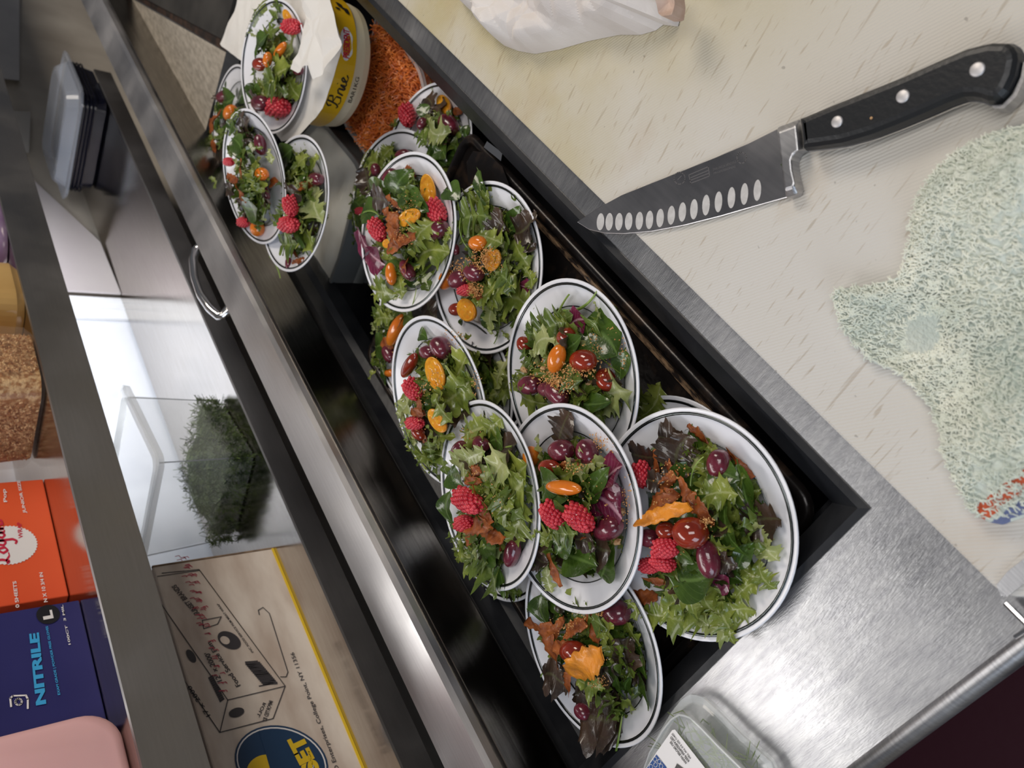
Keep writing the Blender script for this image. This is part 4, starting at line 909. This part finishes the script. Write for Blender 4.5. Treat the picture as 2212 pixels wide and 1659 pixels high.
parse('p15', ZC, 'N 1070 700 190 -70 .8|K 1055 812 132 0 .9|K 1192 822 152 70 .85|P 950 800 150 80|O 895 845 115 90 .8|T 990 900 120 0 .7|C 1085 892 140 -10 .4|O 1065 1008 188 5 .42 .004|S 1030 1050 120 10|A 1190 980 170 80|S 1240 1000 240 -60 .45|D 1310 950 190 -50 .9|D 1280 1070 230 30 .8|K 1335 1040 120 30|R 1010 1150 142 60 .9|R 1150 1168 165 40 .82|K 1300 1222 180 -20 .74|X 1365 1130 55 0 .8|X 1340 1292 62 0 .7|F 980 1275 150 20|S 1070 1300 150 -60|S 1150 1385 190 20|P 1160 1385 130 60|S 1300 1420 200 -70 .8|N 1250 1330 150 20|C 1020 1430 210 70 .22|P 980 1490 150 80|N 940 1390 110 40|A 1190 1100 110 -60|C 1170 1262 110 0 .4|S 1000 980 140 10|N 1180 1290 110 20|A 1060 1250 160 10|F 1230 900 130 60')
parse('p16', ZC, 'K 515 815 120 -60 .7|K 628 778 102 20 .85|S 712 757 100 20 1.1|V 720 800 180 -5|F 600 710 180 -20|F 690 690 130 -50|P 560 860 200 -40|V 660 880 190 70|N 740 850 180 -30|P 710 930 230 -60|C 600 920 90 0 .7|C 590 970 120 0 .4|R 565 1078 145 30 .9|R 548 1198 102 0 .95|C 640 1090 230 65 .25|C 620 1210 160 -20 .6|C 680 1250 190 20 .4|C 590 1262 120 -60 .4|C 740 1290 110 90 .25|F 810 960 200 -50|F 780 1060 260 -30|F 830 1200 230 -75|K 795 1352 162 -75 .6|S 660 1330 180 20|A 660 1420 270 45|S 740 1500 200 80 .4|S 460 1110 200 85 .7|S 490 960 130 60|F 520 1270 150 70|F 570 1375 150 20|V 850 930 110 40|N 800 1220 120 60|F 730 1130 160 20|A 760 970 140 40|A 620 1380 150 30')
parse('p17', ZC, 'A 800 1560 110 10')
parse('p18', ZD, 'K 505 975 126 20 .95|S 180 960 140 80|A 380 990 150 10|C 170 1040 130 30 .3|C 230 1120 190 80 .4|C 330 1050 130 -40 .5|C 420 1060 180 75 .35|C 290 1130 130 20 .5|Q 378 1200 190 -25 .65 .008|S 510 1260 180 70 .9|S 570 1120 170 40|S 620 1190 150 80|F 580 1060 150 60|F 560 1200 120 90|S 630 1310 200 75 .6|A 500 1370 180 70|N 430 1445 180 10|N 470 1485 140 30|K 360 1412 82 40 .85|V 525 1530 160 -80|V 200 1235 90 -30|X 430 970 22 0 .8|N 240 1250 120 30|F 390 1290 130 20|C 300 1290 100 90 .4|T 320 1150 110|F 590 960 100 60|C 250 1050 120 -60 .4')
crumbs('p7', ZB, [(370, 480, 120, 90), (320, 640, 100, 80)], 150, 37)
crumbs('p8', ZB, [(790, 760, 90, 75), (680, 840, 90, 70), (740, 950, 50, 45), (800, 800, 100, 80)], 800, 38, 1.15)
crumbs('p10', ZC, [(330, 500, 60, 90), (290, 700, 50, 60), (480, 230, 70, 60), (400, 400, 40, 80), (600, 460, 40, 70)], 220, 39)
crumbs('p12', ZC, [(1000, 400, 120, 80), (1170, 370, 70, 55), (1010, 500, 50, 60), (1040, 450, 90, 90), (1280, 300, 120, 150)], 900, 40, 1.15)
crumbs('p15', ZC, [(1260, 800, 80, 70), (1400, 1080, 35, 150), (1100, 900, 80, 35), (1330, 1200, 60, 60), (1240, 760, 60, 40), (1200, 1000, 150, 150)], 260, 41)
crumbs('p14', ZH, [(650, 680, 160, 100), (880, 790, 60, 40), (640, 480, 130, 120), (560, 1030, 90, 70), (700, 850, 250, 250)], 240, 42)
crumbs('p18', ZD, [(300, 1030, 90, 60), (430, 1280, 50, 40), (380, 1180, 90, 60), (440, 970, 30, 25)], 300, 43)
crumbs('p16', ZC, [(600, 930, 60, 60), (700, 1050, 140, 120), (570, 720, 60, 40), (560, 1050, 40, 40)], 120, 44)
crumbs('p9', ZB, [(250, 1280, 50, 60)], 60, 45)
crumbs('p11', ZC, [(640, 260, 90, 50)], 40, 46)

# tell the pieces on each plate apart by where they lie
def hour(dx, dy):
    h_ = round((math.degrees(math.atan2(dx, -dy)) % 360) / 30) % 12
    return ['top', 'upper right', 'upper right', 'right', 'lower right', 'lower right', 'bottom', 'lower left', 'lower left', 'left', 'upper left', 'upper left'][h_]
used_labels = set()
for key in PLATES:
    items = [f_ for f_ in FOOD if f_[0] == key]; nm = PLATES[key][2]; cx, cy, _d = PLATES[key][3]
    solid = [f_ for f_ in items if f_[1] in 'RKYOTXQD']
    for f_ in items:
        _k, kind, o, px, py, ln = f_; same = [g for g in items if KIND[g[1]][1] == KIND[kind][1]]; _n, desc, cat = KIND[kind]
        cands = []
        if len(same) == 1: cands.append('')
        if len(same) > 1:
            for fn, wd in ((lambda g: g[3], 'leftmost'), (lambda g: -g[3], 'rightmost'), (lambda g: g[4], 'highest'), (lambda g: -g[4], 'lowest')):
                if min(same, key=fn) is f_: cands.append(wd)
        hr_ = hour(px - cx, py - cy); near = math.hypot(px - cx, py - cy) < 28
        zone = 'in the middle' if near else 'at ' + hr_
        others = sorted([g for g in solid if g is not f_ and g[1] != kind], key=lambda g: math.hypot(g[3] - px, g[4] - py))
        lab = None
        for cd in cands:
            t_ = (cd + ' ' + desc + ' on the ' + nm).strip()
            if t_ not in used_labels: lab = t_; break
        if not lab:
            tries = ['%s %s of the %s' % (desc, zone, nm)]
            for g in others[:3]:
                sd = ('right of' if px > g[3] else 'left of') if abs(px - g[3]) > abs(py - g[4]) else ('below' if py > g[4] else 'above')
                short = {'R': 'raspberry', 'K': 'olive', 'Y': 'yellow tomato', 'O': 'orange tomato', 'T': 'red tomato', 'X': 'nut', 'Q': 'squash', 'D': 'radicchio'}[g[1]]
                tries.append('%s %s a %s, %s' % (desc, sd, short, nm)); tries.append('%s %s, %s a %s, %s' % (desc, hr_, sd, short, nm))
            for t_ in tries + ['smaller ' + tries[0], 'farther ' + tries[0], 'second ' + tries[0]]:
                if t_ not in used_labels: lab = t_; break
        lab = ' '.join(lab.split()[:16]); used_labels.add(lab)
        tag(o, lab, cat, {'leaf': 'loose leaves', 'stem': 'leaf stems', 'crisp': 'vegetable crisps', 'olive': 'olives', 'raspberry': 'raspberries', 'tomato': 'cherry tomatoes', 'nut': 'nut pieces', 'radicchio': 'radicchio pieces', 'squash slice': 'squash slices'}[cat] + ' on the salads')
# the bag of leaves
vs, fs, uvs = [], [], []; rg = random.Random(77)
for i in range(60):
    p = lbr[rg.randrange(40)]; c0 = sum(lbr, V()) / 40; q = rg.random() ** .5 * .8; cc = c0.lerp(p, q); cc.z = .898 + rg.uniform(-.02, .006)
    lv = leaf('S', rg); m = basis(cc, (rg.uniform(-1, 1), rg.uniform(-1, 1), .2), (rg.uniform(-.5, .5), rg.uniform(-.5, .5), 1), 0) @ Matrix.Diagonal((.05, .05, .05, 1))
    k0 = len(vs); vs += [m @ q_ for q_ in lv[0]]; fs += [tuple(a + k0 for a in f_) for f_ in lv[1]]; uvs += lv[2]
obj('bagged_leaves', (vs, fs), spin, bagged, uvs=uvs, smooth=True, kind='stuff')
obj('bag_film', star_surf([V((p.x, p.y, 0)) for p in lbr], lambda x, y, s: .898 + .014 * min(1, s * 3) + .006 * noise.noise(V((x * 50, y * 50, 9))), 16, .862), film, bagged, smooth=True)

# ================================================================== THINGS ON THE LOWER SHELF
ZL = .9722
card = M('worn_brown_carton', (.56, .45, .37), .75, 0, (.80, .71, .62), 9, (1, 1, 3), .35, .65, bump=.25, bscale=50)
FY = .8125
cx0, cx1, ctop = .02, aty(588, 1184, FY).x, 1.1195
film_box = obj('wrap_carton', gbox(cx0, FY, ZL, cx1, .93, ctop), card, label='worn beige cardboard carton of food wrap with a yellow bottom edge', cat='carton'); bevel(film_box, .002)
FN = V((0, -1, 0))
def fy(pts, d=.0006): return [aty(x, y, FY - d) for x, y in pts]
darkink = M('dark_carton_ink', (.05, .045, .05), .6); navy = M('navy_carton_ink', (.012, .045, .11), .5); yell = M('yellow_carton_ink', (.78, .52, .02), .5); redst = M('red_stamp_ink', (.50, .06, .10), .6)
obj('yellow_edge', gbox(cx0, FY - .0008, ZL, cx1, FY, ZL + .003), yell, film_box)
obj('torn_top_edge', gbox(cx1 - .001, FY - .001, ZL, cx1 + .0006, FY + .003, ctop), M('dark_torn_card', (.16, .10, .06), .8, 0, (.30, .20, .12), 90), film_box)
ln = [[(350, 1238), (430, 1230), (616, 1482), (590, 1552), (475, 1582), (350, 1400)], [(430, 1230), (616, 1482)], [(616, 1482), (492, 1512), (475, 1582)], [(345, 1300), (492, 1512)],
      [(340, 1245), (430, 1232)], [(558, 1318), (568, 1312), (582, 1325), (622, 1452), (618, 1462), (606, 1462)], [(558, 1318), (560, 1328)], [(437, 1340), (478, 1332), (470, 1348), (440, 1358), (437, 1340)]]
obj('box_drawing', strokes([fy(l, .0007) for l in ln], .0010, FN), darkink, film_box, label='line drawing of a long carton')
def sunk(c, rx_, ry_, col, nm, d=.0007, ang=0):
    pts = []
    for k in range(40):
        a = 2 * PI * k / 40; x, y = rx_ * math.cos(a), ry_ * math.sin(a)
        pts.append((c[0] + x * math.cos(ang) - y * math.sin(ang), c[1] + x * math.sin(ang) + y * math.cos(ang)))
    return obj(nm, (fy(pts, d), [tuple(range(40))]), col, film_box)
sunk((495, 1383), 27, 17, darkink, 'round_print', .0007, .5); sunk((486, 1383), 11, 8, card, 'round_print_centre', .0009, .5)
sunk((511, 1539), 17, 10, darkink, 'small_round_print', .0007, -.3)
sunk((413, 1417), 16, 8, darkink, 'small_round_print', .0007, 1.0)
def face_text(s, P0, P1_, hpx, mat, nm, d=.0007, bold=.02, lab=None, upd=(-1, .0)):
    O, E = fy([P0, P1_], d); W0 = fy([(P0[0] + upd[0] * hpx, P0[1] + upd[1] * hpx)], d)[0] - O
    return obj(nm, fit_text(s, O, E, W0.length, W0, bold=bold), mat, film_box, label=lab)
face_text('12" x 2000\'', (480, 1470), (452, 1408), 12, darkink, 'print', lab='printed 12 inch by 2000 foot size')
face_text('Food Service Film', (520, 1480), (455, 1385), 11, darkink, 'print', lab='printed Food Service Film')
face_text('PVC FOOD SERVICE FILM MEAT WRAP', (548, 1408), (472, 1303), 5, darkink, 'fine_print')
face_text('IMPORTED BY', (590, 1515), (575, 1560), 9, darkink, 'print')
face_text('ROLL', (575, 1520), (560, 1550), 7, darkink, 'print')
face_text('17 x 2000', (455, 1545), (412, 1480), 10, darkink, 'print')
face_text('SUNSET BRANDS', (432, 1325), (380, 1262), 12, darkink, 'faded_print')
obj('barcode', strokes([fy([(452 + k * 2.0, 1465 + k * 4.1), (459 + k * 2.0, 1460 + k * 4.1)]) for k in range(13)], .0022, FN), darkink, film_box, label='small printed barcode')
obj('roll_picture', join(strokes([fy([(532 + k * 3.1, 1434 + k * 3.6), (560 + k * 3.1, 1432 + k * 3.6)]) for k in range(13)], .0030, FN), strokes([fy([(530, 1430), (556, 1428)]), fy([(560, 1482), (590, 1476)])], .0014, FN)), darkink, film_box, label='printed picture of a film roll')
rs = []; rg = random.Random(3)
for k in range(17):
    cxp, cyp = 395 + k * 5.5 + rg.uniform(-4, 4), 1205 + k * 18
    for j in range(5 if k < 9 else 2):
        x, y = cxp + rg.uniform(-12, 12), cyp + rg.uniform(-4, 4); rs.append(fy([(x - 4, y + 1), (x + 4, y - 1), (x + 7, y + 2)], .0009))
obj('red_stamp', strokes(rs, .0009, FN), redst, film_box, label='faint red stamped writing running down the carton')
face_text('D Enterprises, College Point, NY 11356', (736, 1662), (637, 1408), 12, darkink, 'address_line', bold=.01, lab='printed line D Enterprises, College Point, NY 11356')
sunk((608, 1648), 103, 79, navy, 'logo_ring', .0006, .3); sunk((608, 1648), 99, 75, whiteink, 'logo_ring_white', .0008, .3); sunk((608, 1648), 96, 72, navy, 'logo_disc', .0010, .3)
sunk((580, 1672), 48, 42, yell, 'logo_sun', .0012, .2)
obj('logo_banner', (fy([(560, 1578), (602, 1578), (660, 1720), (600, 1720)], .0014), [(0, 1, 2, 3)]), navy, film_box)
face_text('SUNSET', (745, 1760), (652, 1584), 38, yell, 'logo_lettering', .0016, .06, 'yellow lettering SUNSET')
face_text('BRANDS', (682, 1668), (668, 1622), 6, whiteink, 'logo_small_lettering', .0016)

# clear square tub with dill
dc = root('dill_container', (.76, .83, ZL), 'clear square plastic container half full of chopped dark green dill', 'container')
B_ = V((.692, .762, 0)); A_ = V((.83, .788, 0)); ud = (A_ - B_).normalized(); wd_ = V((-ud.y, ud.x, 0))
def sq(z, grow=0, r=.014, s=.146):
    return [B_ + ud * (x) + wd_ * (y) + V((0, 0, z)) for x, y in rrect(-grow, -grow, s + grow, s + grow, r, 5)]
obj('tub_wall', gloft([sq(ZL + .002), sq(ZL + .07, .004), sq(1.098, .008), sq(1.098, .0065), sq(ZL + .004, -.002)], True, True), clear, dc, smooth=False)
obj('tub_rim', gloft([sq(1.094, .006), sq(1.094, .017), sq(1.101, .018), sq(1.103, .014), sq(1.103, .006), sq(1.094, .006)], True, False), frost, dc)
obj('corner_seam', join(*[gtube([B_ + ud * x + wd_ * y + V((0, 0, ZL + .004)), B_ + ud * (x + gx) + wd_ * (y + gy) + V((0, 0, 1.095))], .0009, 6) for x, y, gx, gy in ((.004, .004, -.006, -.006), (.142, .004, .006, -.006), (.004, .142, -.006, .006))]), M('seam_shadow_plastic', (.30, .32, .34), .2, alpha=.6), dc)
vs, fs = [], []; rg = random.Random(9)
top = star_surf(resample([V((p.x, p.y, 0)) for p in sq(0, -.004)], 40), lambda x, y, s: ZL + .026 + .008 * noise.noise(V((x * 30, y * 30, 0))), 12, ZL + .005)
fr = [top]
for i in range(3400):
    fx, fyy = rg.uniform(.0, .146), rg.uniform(0, .146)
    if rg.random() < .62:
        if rg.random() < .5: fx = rg.uniform(-.001, .004)
        else: fyy = rg.uniform(-.001, .004)
        z = ZL + rg.uniform(.004, .034)
    else: z = ZL + .028 + rg.uniform(0, .010)
    p = B_ + ud * fx + wd_ * fyy + V((0, 0, z)); d = V((rg.uniform(-1, 1), rg.uniform(-1, 1), rg.uniform(-1, 1))).normalized() * rg.uniform(.004, .010)
    s_ = d.cross(V((rg.random(), rg.random(), rg.random()))).normalized() * .0007
    fr.append(([p - d + s_, p - d - s_, p + d - s_ * .3, p + d + s_ * .3], [(0, 1, 2, 3)]))
obj('chopped_dill', join(*fr), M('dill_green', (.014, .035, .010), .5, 0, (.13, .19, .05), 50, transl=.1), label='feathery dark green dill filling the clear square container', cat='dill', kind='stuff')

# stack of black containers with a clear lid
bk = root('black_deli_container', (1.7, .81, ZL), 'stacked black plastic food containers topped by one clear lid', 'container')
bkm = M('black_container_plastic', (.006, .007, .016), .22, coat=.4)
def rr4(x0, y0, x1, y1, z, d, r): return [V((x, y, z)) for x, y in rrect(x0 + d, y0 + d, x1 - d, y1 - d, r, 6)]
kx = (1.62, .735, 1.79, .945)
obj('container_body', gloft([rr4(*kx, ZL, .012, .02), rr4(*kx, ZL + .004, .006, .02), rr4(*kx, 1.022, 0, .02)], True, True), bkm, bk)
for k in range(4): obj('stacked_rim', gloft([rr4(*kx, 0.996 + k * .007, -.0012, .02), rr4(*kx, .9988 + k * .007, -.0022, .02), rr4(*kx, .9995 + k * .007, -.0004, .02)], True, False), bkm, bk)
lidc = M('clear_bluish_lid', (.60, .66, .78), .12, 0, alpha=.38, spec=.9, coat=.8)
obj('clear_lid', gloft([rr4(*kx, 1.0225, -.016, .03), rr4(*kx, 1.027, -.018, .03), rr4(*kx, 1.029, -.010, .03), rr4(*kx, 1.0265, -.002, .03), rr4(*kx, 1.045, .008, .03), rr4(*kx, 1.047, .014, .03)], True, True), lidc, bk, label='clear raised lid with a bright edge')

# ================================================================== THINGS ON THE UPPER SHELF
ZU = 1.2005
def at_face(px, py, y): return aty(px, py, y)
grain = root('grain_tub', (.87, .79, ZU), 'clear rounded tub full of golden brown seeds on the upper shelf', 'tub')
gx = (.805, .735, .935, .895)
obj('tub_wall', gloft([rr4(*gx, ZU, .006, .03), rr4(*gx, ZU + .01, 0, .03), rr4(*gx, ZU + .12, -.004, .03)], True, True), M('smoky_clear_tub', (.6, .5, .43), .12, alpha=.10, spec=.8, coat=.5), grain)
seedm = M('golden_brown_seeds', (.42, .17, .045), .5, 0, (.86, .56, .27), 170, nlo=.42, nhi=.6, bump=.9, bscale=260, coat=.2, detail=5)
sg_ = [gloft([rr4(*gx, ZU + .003, .009, .026), rr4(*gx, ZU + .112, .003, .028)], True, True)]
for i in range(2600):
    t_ = rg.random()
    if t_ < .6: p = V((gx[0] + .0035, rg.uniform(gx[1] + .03, gx[3] - .03), ZU + rg.uniform(.006, .112)))
    else: p = V((rg.uniform(gx[0] + .03, gx[2] - .03), gx[1] + .0035, ZU + rg.uniform(.006, .112)))
    d = V((rg.uniform(-1, 1), rg.uniform(-1, 1), rg.uniform(-1, 1))).normalized() * .0022; e = d.cross(V((.3, .5, .8))).normalized() * .0011; f2 = d.cross(e).normalized() * .0011
    sg_.append(([p - d, p + e, p - e * .6 + f2, p - e * .6 - f2, p + d], [(0, 2, 1), (0, 3, 2), (0, 1, 3), (4, 1, 2), (4, 2, 3), (4, 3, 1)]))
obj('seeds', join(*sg_), seedm, label='golden brown seeds packed in the clear tub', cat='seeds', kind='stuff')
# orange deli-wrap box
OY = .847
o0, o1 = aty(128, 1290, OY).x, aty(76, 1036, OY).x
orange = M('orange_card', (.80, .085, .022), .45, 0, (.84, .11, .03), 6)
ob = obj('wrap_sheet_box', gbox(o0, OY, ZU, o1, .975, ZU + .15), orange, label='bright orange deli wrap box with a white scalloped badge', cat='box'); bevel(ob, .0015)
def fo(x, y, d=.0006, Y=OY): return aty(x, y, Y - d)
bc_ = fo(20, 1178); rr_ = (fo(79, 1180) - bc_).length
vsb, fsb = disc(fo(20, 1177, .0006), (1, 0, 0), (0, 0, 1), rr_ * 1.02, rr_ * 1.02, 240, 44, .022)
obj('white_badge', (vsb, fsb), whiteink, ob)
def box_text(par, s, P0, P1_, hpx, mat, nm, Y, d=.001, bold=.02, shear=0, lab=None):
    O, E = aty(*P0, Y - d), aty(*P1_, Y - d); E = V((E.x, E.y, E.z)); W0 = aty(P0[0] - hpx, P0[1], Y - d) - O
    return obj(nm, fit_text(s, O, E, W0.length, (0, 0, 1), bold=bold, shear=shear), mat, par, label=lab)
logan = cursive([[(.05, 1.15), (.16, 1.25), (.22, 1.0), (.20, .4), (.10, .05), (.0, .18), (.14, .22), (.34, .02), (.50, .04)],
                 [(.62, .50), (.50, .30), (.60, .04), (.76, .18), (.72, .46), (.60, .48)],
                 [(1.08, .44), (.92, .50), (.86, .22), (.98, .06), (1.08, .2), (1.10, .46), (1.10, -.3), (.98, -.52), (.86, -.38)],
                 [(1.46, .44), (1.30, .50), (1.22, .22), (1.34, .04), (1.46, .2), (1.48, .48), (1.48, .08), (1.58, .04)],
                 [(1.62, .48), (1.66, .04), (1.68, .36), (1.82, .50), (1.88, .34), (1.88, .06), (2.04, .10), (2.12, .26)]], .05)
O_, E_ = fo(24, 1216, .001), fo(22, 1120, .001)
kx_ = (E_ - O_).length / 2.12
obj('badge_script', ([O_ + V((1, 0, 0)) * (v.x * kx_) + V((0, 0, 1)) * (v.y * kx_ * .62) for v in logan[0]], logan[1]), redink, ob, label='red script Logan')
box_text(ob, 'WRAP', (50, 1162), (46, 1128), 10, redink, 'badge_word', OY)
box_text(ob, 'JUNIOR SIZE', (59, 1108), (45, 1037), 9, whiteink, 'print', OY, lab='white print JUNIOR SIZE')
box_text(ob, '0 SHEETS', (42, 1312), (35, 1255), 8, whiteink, 'print', OY, lab='white print 0 SHEETS')
box_text(ob, 'N X 10 3/4 IN', (103, 1300), (92, 1236), 8, whiteink, 'print', OY, lab='white print of the sheet size')
box_text(ob, 'Pop', (18, 1084), (14, 1056), 10, whiteink, 'print', OY)
# navy nitrile glove box
NY = .812
n0, n1 = aty(200, 1520, NY).x, aty(150, 1299, NY).x
blue = M('navy_blue_card', (.018, .018, .115), .4, 0, (.026, .026, .15), 6); sky = M('sky_blue_print', (.05, .42, .80), .45)
nb = obj('glove_box', gbox(n0 - .03, NY, ZU, n1, .975, ZU + .13), blue, label='dark navy nitrile glove box beside the orange box', cat='box'); bevel(nb, .0015)
box_text(nb, 'NITRILE', (100, 1520), (84, 1366), 22, sky, 'print', NY, .001, .05, lab='large sky blue lettering NITRILE')
box_text(nb, 'EXAM GRADE | POWDER FREE GLOVES', (132, 1500), (105, 1352), 7, sky, 'fine_print', NY)
box_text(nb, '100CT  3 MIL', (153, 1392), (136, 1306), 5, whiteink, 'fine_print', NY)
c_ = aty(104, 1327, NY - .0007); rL = (aty(104, 1347, NY - .0007) - c_).length
obj('size_dot', disc(c_, (1, 0, 0), (0, 0, 1), rL * 1.05, rL * .95, 30), M('black_dot', (.01, .01, .015), .4), nb)
box_text(nb, 'L', (116, 1335), (112, 1317), 22, whiteink, 'size_letter', NY, .0012, .05, lab='white letter L')
q = [aty(x, y, NY - .001) for x, y in [(24, 1526), (22, 1508), (28, 1503), (56, 1502), (60, 1510), (60, 1530)]]
obj('icon', strokes([q, [aty(40 + 7 * math.cos(k * PI / 6), 1516 + 7 * math.sin(k * PI / 6), NY - .001) for k in range(13)]], .0016, FN), whiteink, nb)
# pink rounded tub
PY = .765
pkm = M('soft_pink_plastic', (.86, .47, .48), .6, 0, (.90, .54, .54), 4, sss=.1)
px1 = aty(262, 1540, PY).x + .012
def xzr(y, d): return [V((x, y, z)) for x, z in rrect(.18 + d, ZU + .0005 + d, px1 - d, ZU + .19 - d, .032, 8)]
obj('pink_tub', gloft([xzr(PY - .004 + .012, .012), xzr(PY - .004 + .004, .004), xzr(PY - .004, .0), xzr(PY + .02, 0), xzr(.93, 0), xzr(.94, .01)][0:6] if False else [xzr(PY, .010), xzr(PY + .0035, .004), xzr(PY + .010, 0), xzr(.93, 0), xzr(.94, .01)], True, True), pkm, smooth=True, label='smooth pink rounded tub in front of the navy glove box', cat='tub')
# golden jars and purple bag further along
gj = M('golden_plastic', (.50, .29, .09), .35, 0, (.62, .39, .14), 9, coat=.4)
for i, (xx, lab) in enumerate(((1.00, 'rounded golden brown tub beside the seed tub'), )):
    g0 = (xx - .035, .735, xx + .075, .86)
    obj('golden_tub', gloft([rr4(*g0, ZU, .006, .03), rr4(*g0, ZU + .01, 0, .03), rr4(*g0, ZU + .11, 0, .03), rr4(*g0, ZU + .12, .01, .03)], True, True), gj, label=lab, cat='tub', smooth=False)
obj('purple_bag', star_surf([V((x, y, 0)) for x, y in rrect(1.12, .74, 1.26, .88, .04, 6)], lambda x, y, s: ZU + .012 + .05 * (1 - math.exp(-s * 4)) + .012 * noise.noise(V((x * 30, y * 30, 0))), 14, ZU + .001), M('purple_film', (.30, .19, .36), .25, 0, (.46, .36, .50), 20, coat=.5), label='crumpled purple plastic bag at the left edge of the upper shelf', cat='bag', smooth=True)

# ================================================================== HERB CLAMSHELL AT THE BOTTOM
cs = root('herb_clamshell', (.07, .50, Z), 'clear plastic herb clamshell with a white label on the deck corner', 'clamshell')
ZC_ = .932
cpx = [(1388, 1665), (1404, 1620), (1432, 1572), (1452, 1546), (1470, 1536), (1490, 1540), (1512, 1560), (1560, 1610), (1620, 1668), (1660, 1760), (1560, 1860), (1400, 1800), (1360, 1720)]
cpo = resample([V((*atz(x, y, ZC_).xy, 0)) for x, y in cpx], 70); cpc = sum(cpo, V()) / 70
def co(k, z): return [V(((p.x - cpc.x) * k + cpc.x, (p.y - cpc.y) * k + cpc.y, z)) for p in cpo]
obj('clamshell_body', gloft([co(1.1, Z + .0015), co(1.12, Z + .006), co(1.02, Z + .010), co(1.0, ZC_ - .004), co(.965, ZC_)], True, True), M('herb_clear_plastic', (.82, .88, .86), .08, alpha=.20, spec=.9, coat=1), cs)
obj('clamshell_ridge', join(gloft([co(.985, ZC_ - .001), co(.975, ZC_ + .002), co(.95, ZC_ + .002), co(.94, ZC_ - .001)], True, False), gloft([co(1.10, Z + .006), co(1.15, Z + .008), co(1.15, Z + .010), co(1.04, Z + .0085)], True, False)), frost, cs)
lpx = [(1452, 1577), (1458, 1576), (1530, 1668), (1600, 1760), (1500, 1800), (1380, 1700), (1376, 1690), (1418, 1625)]
lab_ = [atz(x, y, ZC_ + .0024) for x, y in lpx]
lo = obj('label_sticker', (lab_, [tuple(range(8))]), whiteink, cs, label='white sticker with small black print')
def lt(s, p0, p1, h_, nm='print'):
    O, E = atz(*p0, ZC_ + .0028), atz(*p1, ZC_ + .0028); W0 = atz(p0[0] + h_, p0[1] - h_ * .7, ZC_ + .0028) - O
    return obj(nm, fit_text(s, O, E, W0.length, W0, bold=.02), ink, lo)
lt('NET WT 0.5 OZ (14G)', (1489, 1641), (1450, 1587), 4.2); lt('KEEP REFRIGERATED', (1486, 1647), (1447, 1594), 4.2); lt('WASH BEFORE USE', (1481, 1652), (1446, 1604), 4.2)
obj('barcode', strokes([[atz(1463 + k * 1.7, 1650 + k * 1.2, ZC_ + .0028), atz(1455 + k * 1.7, 1666 + k * 1.2, ZC_ + .0028)] for k in range(9)], .0005, (0, 0, 1)), ink, lo)
bpt = M('blue_pattern_print', (.02, .08, .28), .5)
obj('blue_pattern', ([atz(x, y, ZC_ + .0027) for x, y in [(1418, 1630), (1438, 1655), (1452, 1680), (1395, 1690), (1398, 1658)]], [(0, 1, 2, 3, 4)]), bpt, lo)
for k, (x, y) in enumerate([(1415, 1640), (1416, 1652), (1428, 1655), (1406, 1656), (1424, 1645)]):
    obj('pattern_loop', strokes([[atz(x + 4 * math.cos(t * PI / 5), y + 5 * math.sin(t * PI / 5), ZC_ + .003) for t in range(11)]], .0004, (0, 0, 1)), whiteink, lo)
hs_ = []; rg = random.Random(21)
for i in range(160):
    k = rg.random() ** .5 * .85; p = cpo[rg.randrange(70)]; q = cpc.lerp(p, k); q.z = rg.uniform(Z + .006, ZC_ - .008)
    a = rg.uniform(0, 2 * PI); L_ = rg.uniform(.006, .016); hs_.append(gtube([q, q + V((math.cos(a) * L_, math.sin(a) * L_, rg.uniform(-.002, .003))), q + V((math.cos(a + .6) * L_ * 1.6, math.sin(a + .6) * L_ * 1.6, 0))], [.0006, .0005, .0002], 5))
obj('herb_sprigs', join(*hs_), M('herb_green', (.05, .09, .02), .5, 0, (.20, .26, .07), 60), label='thin green herb sprigs inside the clamshell', cat='herbs', kind='stuff')
